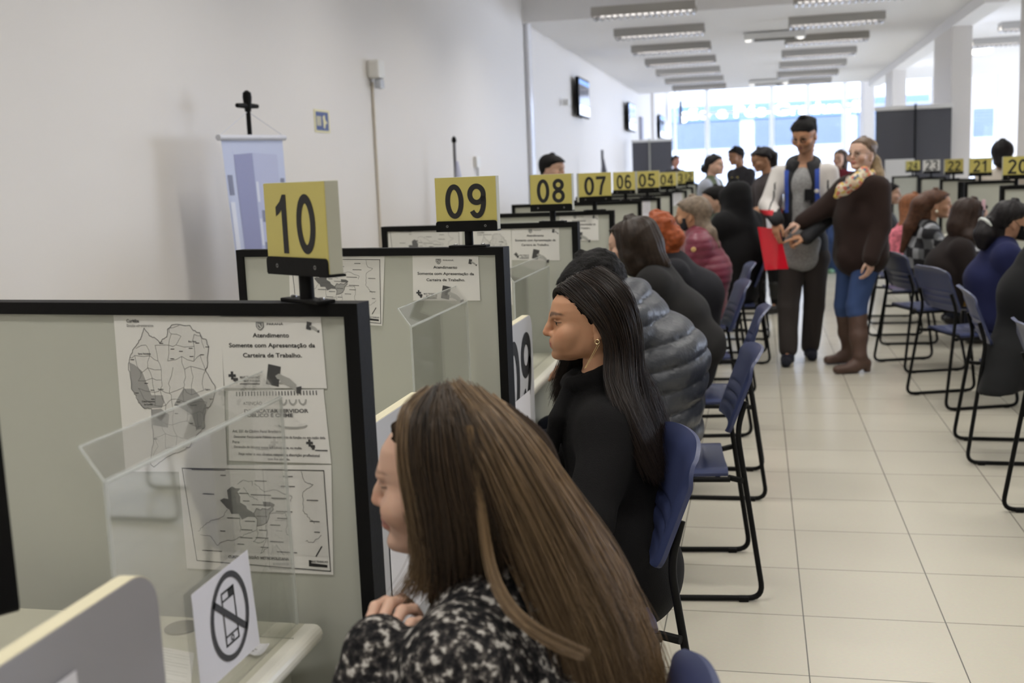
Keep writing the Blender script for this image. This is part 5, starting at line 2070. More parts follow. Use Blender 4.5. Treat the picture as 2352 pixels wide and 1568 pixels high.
# ---------- woman in the speckled coat (nearest)
def speckle_mat():
    m = bpy.data.materials.new('speckled_wool')
    m.use_nodes = True
    nt = m.node_tree
    b = nt.nodes['Principled BSDF']
    tc = nt.nodes.new('ShaderNodeTexCoord')
    n = nt.nodes.new('ShaderNodeTexNoise')
    n.inputs['Scale'].default_value = 74
    n.inputs['Detail'].default_value = 2.5
    n.inputs['Roughness'].default_value = .55
    nt.links.new(tc.outputs['Object'], n.inputs['Vector'])
    r = nt.nodes.new('ShaderNodeValToRGB')
    els = r.color_ramp.elements
    els[0].position, els[0].color = .40, srgb(20, 20, 22)
    els[1].position, els[1].color = .50, srgb(46, 44, 44)
    e = els.new(.57)
    e.color = srgb(84, 80, 76)
    e = els.new(.64)
    e.color = srgb(178, 174, 168)
    nt.links.new(n.outputs['Fac'], r.inputs[0])
    nt.links.new(r.outputs[0], b.inputs['Base Color'])
    bp = nt.nodes.new('ShaderNodeBump')
    bp.inputs['Strength'].default_value = .7
    bp.inputs['Distance'].default_value = .01
    nt.links.new(n.outputs['Fac'], bp.inputs['Height'])
    nt.links.new(bp.outputs['Normal'], b.inputs['Normal'])
    b.inputs['Roughness'].default_value = .95
    b.inputs['Specular IOR Level'].default_value = .2
    return m


def woman_speckled():
    t = person('woman with long light brown hair in a black and white speckled coat', (-.36, 1.42))
    F = Fig((-.415, 1.447, 1.05), (-.998, .05, -.06), (-.355, 1.43, .925), (-.345, 1.31, .53), (-.12, -.99, 0), sw=.165, bow=.05, back=(1, 0, 0), hs=.99)
    H = F.H
    w1 = at(862, 1590, y=1.275)
    F.arm(1, at(1000, 1800, y=1.20), w1, ((.05, .25, .95), (.3, .9, -.2), (-1, .2, .1)), curl=(.6, .65, .7, .7), thumb=.8, s=.92)
    F.arm(-1, (-.44, 1.62, .72), (-.46, 1.50, .79), ((-.3, -.9, .05), (0, 0, -1), (-1, 0, 0)), curl=(.3, .3, .35, .4))
    F.leg(1, (-.72, 1.32, .52), (-.74, 1.32, .08), (-1, 0, 0))
    F.leg(-1, (-.72, 1.50, .52), (-.74, 1.50, .08), (-1, 0, 0))
    S = SDF()
    F.body(S, neckr=.047, nose=1.0)
    S.mesh('body', .0036, SKIN, t, colfn=H.colour(SK_FAIR, (.48, .20, .17), (.12, .07, .045), .0038), base=(*SK_FAIR, 1))
    H.eyes(t, (.06, .05, .03))
    C = SDF()
    F.torso(C, .016, .11, 1.45)
    F.sleeves(C, (.074, .068, .058))
    e, w = F.E[1], F.W[1]
    C.cone(w - unit(w - e) * .03, w + V(.004, .008, .055), .056, .046, .02)
    for sd in (1, -1):
        C.cone(F.hip(sd), F.K[sd], .11, .085, .05)
    C.cone(F.N - F.sp * .03, F.N + V(-.01, 0, .012), .082, .068, .03, (F.left, 1.1))
    C.mesh('coat', .006, speckle_mat(), t, disp=folds(.004, 26, 8))
    T = SDF()
    F.trousers(T, (.09, .068, .055), pel=False)
    T.mesh('trousers', .010, cloth_mat('dark_jeans', srgb(40, 44, 58)), t)
    F.shoes(t, mat('black_leather', srgb(20, 19, 19), .4), .009)
    hm = hair_mat('brown_hair', (.052, .033, .018, 1), (.12, .078, .042, 1), (.22, .145, .078, 1), .36)
    cap = mat('brown_hair_base', (.028, .018, .011, 1), .8, spec=.05)
    B = SDF()
    hair_cap(B, H, .010, hl_long, low=-.06)
    B.chain([H.P(-.04, .0, .04), at(1150, 1090, y=1.45), at(1265, 1290, y=1.46), at(1355, 1450, y=1.47), at(1415, 1620, y=1.47)], (.078, .064, .056, .050, .045), .05)
    B.chain([H.P(.03, .070, .02), at(985, 1190, y=1.385), at(1010, 1290, y=1.375), at(995, 1380, y=1.37)], (.018, .022, .018, .006), .02)
    B.chain([H.P(.0, .078, .03), at(1040, 1180, y=1.375), at(1070, 1300, y=1.375)], (.026, .03, .02), .02)
    hair = B.mesh('hair', .005, cap, t, disp=groove_disp(H, .002, 70))
    p = lambda x, y, d: at(x, y, y=d)
    back = [[p(1035, 898, 1.42), p(1100, 1000, 1.355), p(1150, 1130, 1.345), p(1200, 1250, 1.35), p(1255, 1370, 1.345), p(1310, 1480, 1.335), p(1345, 1600, 1.33)],
            [p(1055, 900, 1.42), p(1130, 985, 1.36), p(1195, 1105, 1.35), p(1255, 1225, 1.355), p(1310, 1340, 1.35), p(1365, 1460, 1.34), p(1395, 1600, 1.34)],
            [p(1085, 911, 1.42), p(1170, 1000, 1.38), p(1240, 1120, 1.37), p(1305, 1235, 1.375), p(1368, 1360, 1.37), p(1415, 1480, 1.37), p(1440, 1610, 1.37)],
            [p(1120, 930, 1.43), p(1205, 1010, 1.41), p(1275, 1135, 1.40), p(1340, 1240, 1.41), p(1405, 1370, 1.41), p(1450, 1490, 1.41), p(1480, 1620, 1.41)],
            [p(1140, 943, 1.45), p(1222, 1020, 1.45), p(1298, 1150, 1.45), p(1365, 1245, 1.46), p(1428, 1365, 1.46), p(1470, 1480, 1.46), p(1506, 1620, 1.46)]]
    hd = hair_mat('shaded_hair', (.010, .0065, .0045, 1), (.028, .018, .011, 1), (.07, .044, .024, 1), .45)  # shadow near the neck put into the colour of these strands
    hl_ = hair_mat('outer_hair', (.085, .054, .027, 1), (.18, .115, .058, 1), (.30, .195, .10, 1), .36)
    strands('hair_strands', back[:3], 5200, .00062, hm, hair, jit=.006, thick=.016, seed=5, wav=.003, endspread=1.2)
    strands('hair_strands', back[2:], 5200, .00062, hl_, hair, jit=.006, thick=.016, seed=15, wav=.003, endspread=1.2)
    front = [[p(985, 902, 1.44), p(926, 940, 1.40), p(925, 1040, 1.375), p(945, 1140, 1.37), p(965, 1240, 1.37), p(975, 1320, 1.365), p(962, 1345, 1.36)],
             [p(1000, 900, 1.43), p(950, 950, 1.385), p(955, 1050, 1.362), p(980, 1160, 1.36), p(1000, 1260, 1.36), p(1005, 1340, 1.36), p(998, 1365, 1.36)],
             [p(1010, 899, 1.42), p(985, 960, 1.365), p(990, 1060, 1.352), p(1015, 1170, 1.352), p(1030, 1265, 1.355), p(1035, 1330, 1.36), p(1030, 1350, 1.365)],
             [p(1025, 898, 1.42), p(1040, 970, 1.355), p(1060, 1080, 1.345), p(1085, 1190, 1.345), p(1098, 1270, 1.35), p(1090, 1310, 1.36)],
             [p(1035, 898, 1.42), p(1085, 985, 1.352), p(1120, 1100, 1.342), p(1150, 1190, 1.345), p(1165, 1260, 1.352), p(1170, 1300, 1.36)]]
    strands('hair_strands', front[:2], 2200, .00058, hm, hair, jit=.003, thick=.008, seed=6, wav=.002)
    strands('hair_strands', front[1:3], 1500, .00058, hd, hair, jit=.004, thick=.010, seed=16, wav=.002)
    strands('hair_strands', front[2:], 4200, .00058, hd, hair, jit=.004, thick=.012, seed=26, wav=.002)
    lock = [[p(1075, 980, 1.345), p(1098, 1120, 1.33), p(1112, 1250, 1.32), p(1132, 1340, 1.30), p(1180, 1415, 1.27), p(1250, 1462, 1.26), p(1340, 1495, 1.26)],
            [p(1081, 980, 1.345), p(1103, 1120, 1.33), p(1117, 1250, 1.32), p(1138, 1342, 1.30), p(1187, 1415, 1.27), p(1256, 1464, 1.26), p(1344, 1499, 1.26)]]
    strands('hair_strands', lock, 330, .0006, hair_mat('light_brown_hair', (.11, .07, .036, 1), (.21, .138, .072, 1)), hair, jit=.0012, thick=.003, seed=7, wav=.001)
    wisp = [[p(930, 1180, 1.37), p(955, 1265, 1.365), p(935, 1330, 1.36), p(890, 1390, 1.35), p(862, 1420, 1.345)], [p(950, 1190, 1.37), p(985, 1290, 1.365), p(965, 1340, 1.36), p(930, 1400, 1.35), p(905, 1430, 1.345)]]
    strands('hair_strands', wisp, 90, .0005, hm, hair, jit=.0025, thick=.004, seed=8, wav=.002)
    # ring on a finger
    k = at(846, 1432, y=1.28)


def quilt(F, step, amp, ph=0.0):
    """horizontal padded ribs around trunk and arms"""
    def fn(P):
        s = (P - F.hips) @ F.sp
        d = np.abs(np.sin(PI * (s / step + ph + .12 * noise3(P, 10, 4)))) ** .55
        return -amp * (d - .5) + .35 * amp * noise3(P, 55, 9)
    return fn


def man_puffer():
    t = person('man with short black hair hunched forward in a dark grey puffer jacket', (-.4, 3.95))
    F = Fig(at(1375, 668, y=3.95), (-.86, -.05, -.50), at(1437, 690, y=3.95), (-.37, 3.96, .56), (0, -1, 0), up=(-.45, 0, .9), sw=.20, bow=.075, back=(1, 0, .2), hs=1.03)
    F.arm(1, (-.50, 3.72, .74), (-.60, 3.92, .80), ((-1, .5, 0), (0, 0, -1), (0, 1, 0)))
    F.arm(-1, (-.50, 4.20, .74), (-.62, 4.02, .80), ((-1, -.5, 0), (0, 0, -1), (0, -1, 0)))
    F.leg(1, (-.78, 3.82, .50), (-.70, 3.82, .08), (-1, 0, 0))
    F.leg(-1, (-.78, 4.08, .50), (-.70, 4.08, .08), (-1, 0, 0))
    S = SDF()
    F.body(S, neckr=.056)
    S.mesh('body', .006, SKIN, t, colfn=F.H.colour(SK_BROWN, (.30, .13, .10), HBK), base=(*SK_BROWN, 1))
    F.H.eyes(t)
    C = SDF()
    F.torso(C, .035, .12, 1.38, belly=.012)
    F.sleeves(C, (.088, .078, .062))
    for k in range(12):
        a, a2 = 2 * PI * k / 12, 2 * PI * (k + 1) / 12
        r = lambda a_: F.N + V(-.02, 0, .02) + .078 * (V(-.85, 0, -.25) * math.cos(a_) + V(0, -1, 0) * math.sin(a_))
        C.cone(r(a), r(a2), .026, .026, .02)
    C.mesh('puffer_jacket', .007, mat('puffer_nylon', srgb(54, 57, 64), .40, bump=.25, bscale=70, spec=.5), t, disp=quilt(F, .082, .015))
    T = SDF()
    F.trousers(T, (.10, .075, .06))
    T.mesh('trousers', .010, cloth_mat('dark_jeans', srgb(40, 44, 58)), t)
    F.shoes(t, mat('black_leather', srgb(20, 19, 19), .4), .010)
    B = SDF()
    hair_cap(B, F.H, .016, hl_men)
    B.mesh('hair', .006, mat('black_hair', (.010, .009, .009, 1), .6, spec=.15, bump=.8, bscale=160), t, disp=lambda P: .006 * noise3(P, 120, 2) + .004 * noise3(P, 260, 3))


def seated(label, y, hc, look, N, hips, left, coat, coatc, hairc, skin, **k):
    """a farther seated person"""
    g = k.get
    t = person(label, (hips[0], hips[1]))
    F = Fig(hc, look, N, hips, left, up=g('up', (0, 0, 1)), sw=g('sw', .17), bow=g('bow', .05), back=g('back', (1 if left[1] < 0 else -1, 0, 0)), hs=g('hs', 1.0))
    f = unit(np.cross(left, (0, 0, 1)))
    L = F.left
    e, w = g('el', .16), g('wr', .40)
    for sd in (1, -1):
        if g('arms') and sd in g('arms'):
            a = g('arms')[sd]
            F.arm(sd, a[0], a[1], a[2] if len(a) > 2 else (f, -F.sp, -L * sd))
        else:
            E = F.S[sd] + f * e - V(0, 0, .24) + L * sd * .03
            F.arm(sd, E, F.S[sd] + f * w - V(0, 0, .16 + .0) - L * sd * .04, (f - L * sd * .3, (0, 0, -1), -L * sd))
        F.leg(sd, F.hip(sd) + f * .42 + V(0, 0, -.03), np.array([*(F.hip(sd) + f * g('shin', .40))[:2], .08]), f)
    h = g('h', .008)
    S = SDF()
    F.body(S, neckr=g('neckr', .05))
    S.mesh('body', h * .85, SKIN, t, colfn=F.H.colour(skin, g('lip', LIP), HBR if not g('dark') else HBK), base=(*skin, 1))
    F.H.eyes(t)
    C = SDF()
    F.torso(C, g('g', .02), g('dep', .112), g('wid', 1.42), belly=g('belly', 0))
    F.sleeves(C, g('sl', (.075, .064, .052)))
    if g('extra'):
        g('extra')(C, F)
    C.mesh(coat, h, coatc, t, clip=g('clip'), disp=(g('disp')(F) if g('disp') else folds(.006, 18, int(y * 7))), colfn=g('ccol') and g('ccol')(F), base=(1, 1, 1, 1) if g('ccol') else None)
    T = SDF()
    F.trousers(T, (.098, .074, .06))
    T.mesh('trousers', .011, g('trs', cloth_mat('dark_jeans', srgb(40, 44, 58))), t)
    F.shoes(t, g('shoe', mat('black_leather', srgb(20, 19, 19), .4)), .011)
    if hairc is not None:
        B = SDF()
        hair_cap(B, F.H, g('hg', .018), g('hl', hl_back))
        if g('locks'):
            g('locks')(B, F)
        B.mesh('hair', h * .85, hairc, t, disp=g('hdisp') or groove_disp(F.H, .0022, 60, int(y * 3)))
    return t, F


def hairm(name, c, rough=.45):
    return mat(name, (*c, 1), rough, bump=.15, bscale=160, var=.3, vscale=40, spec=.2)


def face_mask(F, t, m):
    H = F.H
    S = SDF()
    S.add(lambda X, Y, Z: np.maximum(head_q(*H.loc(X, Y, Z), .007), np.maximum(np.abs(H.loc(X, Y, Z)[2] + .036) - .042, .035 - H.loc(X, Y, Z)[0])) * H.s, H.c - .17, H.c + .17, .01)
    S.cone(H.P(.117, 0, -.002), H.P(.115, 0, -.05), .014, .018, .02)
    S.mesh('face_mask', .006, m, t)
    b = MB()
    for g in (-1, 1):
        b.tube([H.P(.04, g * .068, -.012), H.P(.012, g * .078, .012), H.P(-.012, g * .080, .028)], .0016, 5)
    attach(b.build('mask_strap', m, None), t)


def left_row():
    p = lambda x, y, d: at(x, y, y=d)
    # long-coated woman with straight brown hair
    def tail(C, F):
        C.cone(F.hips + V(.03, 0, .02), V(-.235, 5.15, .70), .14, .09, .05, (F.left, 1.3))
        C.cone(V(-.30, 5.12, .70), V(-.225, 5.08, .66), .10, .07, .05, (F.left, 1.3))

    def locks(B, F):
        B.chain([F.H.P(-.03, .02, .04), p(1485, 570, 5.17), p(1505, 598, 5.15), p(1530, 606, 5.14)], (.10, .078, .05, .02), .04, (F.left, 1.1))
        B.chain([F.H.P(.02, .055, .02), p(1446, 590, 5.12), p(1450, 620, 5.12)], (.045, .04, .028), .03)
        B.chain([F.H.P(.0, .05, -.02), p(1470, 610, 5.13), p(1468, 628, 5.13)], (.05, .045, .025), .03)
    seated('woman with straight brown shoulder-length hair leaning forward in a charcoal coat', 5.2, p(1458, 570, 5.2), (-.97, .12, -.24), p(1500, 628, 5.2), (-.36, 5.2, .56), (0, -1, 0), 'coat',
           cloth_mat('charcoal_wool', srgb(42, 41, 41), .92, .12, 400, .03), hairm('dark_brown_hair_far', (.026, .017, .012)), SK_FAIR, sw=.165, bow=.06, g=.03, hl=hl_long, locks=locks, extra=tail,
           trs=cloth_mat('blue_jeans', srgb(62, 82, 126)), h=.007)
    # red-haired
    def locks(B, F):
        B.ell(F.H.P(-.095, 0, -.02), (.062, .066, .066), None, .02)
        B.ell(F.H.P(-.03, 0, .13), (.05, .05, .03), None, .03)
    seated('person with curly orange-red pinned-up hair in a dark navy coat', 6.4, p(1514, 548, 6.4), (-.90, .35, -.25), p(1545, 605, 6.4), (-.36, 6.4, .56), (0, -1, 0), 'coat',
           cloth_mat('navy_black_wool', srgb(36, 36, 42), .9), hairm('orange_hair', (.30, .070, .022)), SK_FAIR, sw=.19, bow=.09, g=.03, hl=hl_back, locks=locks,
           hdisp=lambda P: .008 * noise3(P, 70, 3) + .006 * noise3(P, 150, 4))
    # burgundy quilted jacket
    def locks(B, F):
        B.chain([F.H.P(-.08, .01, .03), p(1612, 512, 7.56), p(1632, 535, 7.52), p(1650, 566, 7.52)], (.055, .042, .038, .014), .03)
        pass
    t, F = seated('woman in burgundy quilted jacket and dark face mask with long greying hair', 7.6, p(1594, 499, 7.6), (-.92, .36, -.16), p(1607, 541, 7.6), (-.36, 7.6, .56), (0, -1, 0), 'quilted_jacket',
                  mat('burgundy_nylon', srgb(116, 42, 62), .42, bump=.2, bscale=80, sheen=.2), hairm('greying_hair', (.20, .155, .115)), SK_TAN, el=.08, wr=.11, sw=.185, bow=.05, g=.035, hl=hl_back, locks=locks,
                  disp=lambda F: quilt(F, .050, .0065), trs=cloth_mat('light_jeans', srgb(140, 162, 196)),
                  arms={-1: (p(1570, 600, 7.82), p(1552, 545, 7.74), ((-.1, -.1, 1), (.5, -1, 0), (1, 0, 0)))})
    face_mask(F, t, cloth_mat('dark_mask', srgb(62, 64, 70)))
    q = p(1593, 573, 7.305)
    attach(MB().lathe([(.017, -.004), (.017, .004), (.012, .008)], (0, 0, 0), 14).build('sleeve_badge', mat('badge_gold', srgb(206, 170, 110), .5), None, xf=lambda v: (q[0] + v[0], q[1] - v[2], q[2] + v[1])), t)
    # masked man beyond her
    t, F = seated('man with short dark hair and pale mask at his chin, beyond the burgundy jacket', 9.2, p(1645, 466, 9.2), (-.97, -.05, -.10), p(1655, 503, 9.2), (-.33, 9.2, .56), (0, -1, 0), 'shirt',
                  cloth_mat('olive_grey_shirt', srgb(92, 100, 88)), mat('black_hair', (.010, .009, .009, 1), .6, spec=.15), SK_FAIR, sw=.19, hl=hl_men, hg=.012, hdisp=lambda P: .003 * noise3(P, 120, 2))
    H = F.H
    S = SDF()
    S.add(lambda X, Y, Z: np.maximum(head_q(*H.loc(X, Y, Z), .010), np.maximum(np.abs(H.loc(X, Y, Z)[2] + .066) - .022, .03 - H.loc(X, Y, Z)[0])), H.c - .17, H.c + .17, .01)
    S.mesh('face_mask', .006, cloth_mat('pale_mask', srgb(186, 194, 200)), t)
    # black hood
    def hood(C, F):
        C.add(lambda X, Y, Z: np.maximum(head_q(*F.H.loc(X, Y, Z), .038), F.H.loc(X, Y, Z)[0] - .075), F.H.c - .2, F.H.c + .2, .05)
        C.cone(F.H.P(-.03, 0, -.05), F.N, .10, .12, .05)
    seated('person with black hood up, turned away beside the masked man', 8.72, p(1690, 463, 8.72), (-.55, .82, -.3), p(1693, 498, 8.72), (-.17, 8.72, .56), (-.5, -.85, 0), 'hooded_jacket',
           cloth_mat('black_fleece', srgb(25, 25, 27), .9), None, SK_FAIR, sw=.20, bow=.05, g=.05, dep=.12, extra=hood)


def right_row():
    p = lambda x, y, d: at(x, y, y=d)
    LF = (0, 1, 0)

    def check(F):
        def fn(v, cols):
            a = (v - F.hips) @ F.sp
            b = (v - F.hips) @ F.left
            c = (v - F.hips) @ F.bk
            i = (np.floor(a / .085) + np.floor((b + .6 * c) / .095)).astype(int) % 2
            j = np.floor((b + .6 * c) / .095 + .3 * np.floor(a / .085)).astype(int) % 3
            cols[:] = np.array(srgb(150, 152, 156)[:3])
            cols[i == 1] = srgb(34, 34, 38)[:3]
            cols[(i == 0) & (j == 1)] = srgb(104, 106, 110)[:3]
            return cols
        return fn

    def locks(B, F):
        B.chain([F.H.P(-.09, 0, .05), p(2112, 470, 9.46), p(2090, 520, 9.46), p(2072, 575, 9.46)], (.06, .062, .05, .02), .03)
    t, F = seated('woman in a grey and black checked coat with a long brown ponytail, right row', 9.5, p(2148, 476, 9.5), (.985, .02, -.08), p(2130, 520, 9.52), (1.33, 9.55, .55), LF, 'checked_coat',
                  mat('checked_wool', (1, 1, 1, 1), .9, vcol='Col', bump=.2, bscale=200), hairm('chestnut_hair', (.085, .040, .024)), (.44, .24, .15), sw=.17, bow=.03, hl=hl_back, locks=locks, ccol=check)
    q = F.H.P(.0, -.085, -.03)
    attach(MB().lathe([(.002, -.014), (.012, -.005), (.012, .005), (.002, .014)], tuple(q), 10).build('earring', mat('pearl', srgb(230, 220, 200), .25), None), t)

    def locks(B, F):
        B.chain([F.H.P(-.03, 0, .03), p(2208, 520, 8.28), p(2200, 560, 8.26)], (.10, .09, .05), .04)
        B.chain([F.H.P(.02, -.05, .0), p(2228, 545, 8.2), p(2225, 580, 8.2)], (.055, .05, .03), .03)
    t, F = seated('seated woman with a pink hair clip in a dark brown sweater, right row', 8.3, p(2226, 503, 8.3), (.93, .22, -.30), p(2203, 556, 8.3), (1.33, 8.33, .56), LF, 'sweater',
                  cloth_mat('dark_brown_knit', srgb(46, 39, 38), .95, .2, 300), hairm('dark_brown_hair', (.035, .021, .016)), SK_FAIR, sw=.19, bow=.04, g=.03, belly=.01, el=.10, wr=.15, hl=hl_long, locks=locks,
                  trs=cloth_mat('mustard_trousers', srgb(122, 94, 40)))
    q = F.H.P(.035, -.075, .115)
    attach(MB().rbox(tuple(q), (.025, .02, .075), .008).build('hair_clip', mat('pink_plastic', srgb(226, 190, 200), .3), None), t)

    def locks(B, F):
        B.chain([F.H.P(-.10, 0, .02), F.H.P(-.15, -.02, -.03)], (.045, .035), .02)
        B.chain([F.H.P(-.15, -.02, -.03), p(2262, 540, 7.05), p(2258, 560, 7.05)], (.045, .062, .04), .02)
    t, F = seated('woman in a navy sweater with black tied-back hair and a white hair band', 7.1, p(2322, 516, 7.1), (.97, .1, -.22), p(2303, 566, 7.1), (1.39, 7.13, .56), LF, 'sweater',
                  cloth_mat('navy_knit', srgb(38, 44, 88), .9, .15, 400), hairm('black_hair_far', (.014, .012, .013)), (.44, .24, .15), sw=.185, bow=.045, g=.025, hl=hl_back, locks=locks, dark=True)
    face_mask(F, t, cloth_mat('black_mask', srgb(26, 26, 28)))
    c = F.H.P(-.15, -.02, -.03)
    ax = unit(F.H.P(-.15, -.02, -.03) - F.H.P(-.10, 0, .02))
    u_ = unit(np.cross(ax, (0, 1, 0)))
    v_ = np.cross(ax, u_)
    attach(MB().tube([c + .045 * (u_ * math.cos(k * .35) + v_ * math.sin(k * .35)) for k in range(19)], .011, 8).build('hair_band', mat('white_band', srgb(206, 210, 206), .6), None), t)

    def coat(C, F):
        C.cone(F.N + V(-.02, 0, .0), F.N + V(-.06, 0, -.05), .085, .08, .05, (LF, 1.3))          # hood lying on the back
        C.cone(F.hips + V(-.02, -.02, 0), V(1.22, 5.74, .50), .14, .12, .06, (LF, 1.25))
        C.cone(V(1.22, 5.74, .52), V(1.13, 5.60, .36), .11, .085, .06, (LF, 1.6))
        C.cone(V(1.28, 5.72, .50), V(1.34, 5.60, .36), .10, .09, .06)
    seated('person in a black coat at the right picture edge, tail over the blue chair', 5.87, (1.50, 5.87, 1.17), (.98, 0, -.15), (1.42, 5.87, 1.03), (1.33, 5.87, .58), LF, 'hooded_coat',
           cloth_mat('black_felt', srgb(30, 31, 32), .95), hairm('black_hair_far', (.014, .012, .013)), SK_FAIR, sw=.19, bow=.045, g=.04, dep=.115, hl=hl_long, extra=coat, clip=lambda X, Y, Z: .375 + .12 * (X - 1.13) - Z + 0 * Y)

    def locks(B, F):
        B.chain([F.H.P(-.06, 0, .03), p(2080, 520, 10.6), p(2056, 555, 10.6), p(2044, 572, 10.55)], (.08, .055, .04, .02), .03)

    def shawl(C, F):
        C.cone(p(2066, 545, 10.55), p(2060, 590, 10.55), .10, .11, .04)
    t, F = seated('person with auburn hair and a pink patterned shawl, mostly behind the checked coat', 10.7, p(2100, 480, 10.7), (.98, .1, -.1), p(2082, 520, 10.7), (1.35, 10.7, .55), LF, 'shawl',
                  mat('pink_wool', srgb(206, 112, 126), .9, bump=.3, bscale=120, var=.5, vscale=26), hairm('auburn_hair', (.22, .085, .035)), SK_FAIR, sw=.17, hl=hl_long, locks=locks, extra=shawl)
    seated('person with short dark hair, farthest seated of the right row', 12.2, p(2040, 450, 12.2), (.98, 0, -.05), p(2028, 490, 12.2), (1.38, 12.2, .55), LF, 'jacket',
           cloth_mat('grey_jacket', srgb(70, 72, 78)), mat('black_hair', (.010, .009, .009, 1), .6, spec=.15), SK_FAIR, hl=hl_men, hg=.012)


def standing(label, F, top, topm, hairc, skin, **k):
    g = k.get
    t = person(label, (F.hips[0], F.hips[1]))
    h = g('h', .008)
    S = SDF()
    F.body(S, neckr=g('neckr', .052), nose=g('nose', 1.0))
    S.mesh('body', g('hb', h), SKIN, t, colfn=F.H.colour(skin, g('lip', LIP), g('brow', HBK), beard=g('beard')), base=(*skin, 1))
    F.H.eyes(t)
    C = SDF()
    F.torso(C, g('g', .02), g('dep', .105), g('wid', 1.45), belly=g('belly', 0))
    F.sleeves(C, g('sl', (.070, .060, .050)), end=g('send', 1.0))
    if g('extra'):
        g('extra')(C, F)
    C.mesh(top, h, topm, t, disp=folds(.006, 18, 21), colfn=g('ccol') and g('ccol')(F), base=(1, 1, 1, 1) if g('ccol') else None)
    T = SDF()
    F.trousers(T, g('tr', (.095, .072, .060)), end=.14 if (g('boot') or 0) > .8 else 1.0)
    T.mesh('trousers', h, g('trs', cloth_mat('dark_jeans', srgb(40, 44, 58))), t, disp=folds(.006, 20, 31))
    F.shoes(t, g('shoe', mat('black_leather', srgb(20, 19, 19), .4)), h, boot=g('boot'), heel=g('heel', 0), name='boot' if g('boot') else 'shoe', sole=g('sole'))
    if hairc is not None:
        B = SDF()
        hair_cap(B, F.H, g('hg', .016), g('hl', hl_back))
        if g('locks'):
            g('locks')(B, F)
        B.mesh('hair', h * .8, hairc, t, disp=g('hdisp') or groove_disp(F.H, .0020, 60, 4))
    return t


def glasses(t, H, m):
    b = MB()
    for g in (-1, 1):
        c = H.P(.1175, g * .032, .0245)
        b.tube([c + H.l * .024 * math.cos(a) + H.u * .017 * math.sin(a) - H.f * .004 * abs(math.cos(a)) for a in [k * 2 * PI / 18 for k in range(19)]], .0026, 6)
        b.tube([H.P(.113, g * .056, .027), H.P(.05, g * .078, .026), H.P(-.005, g * .083, .022)], .0018, 6)
    b.tube([H.P(.118, -.009, .027), H.P(.1195, 0, .029), H.P(.118, .009, .027)], .0018, 6)
    attach(b.build('glasses', m, None), t)


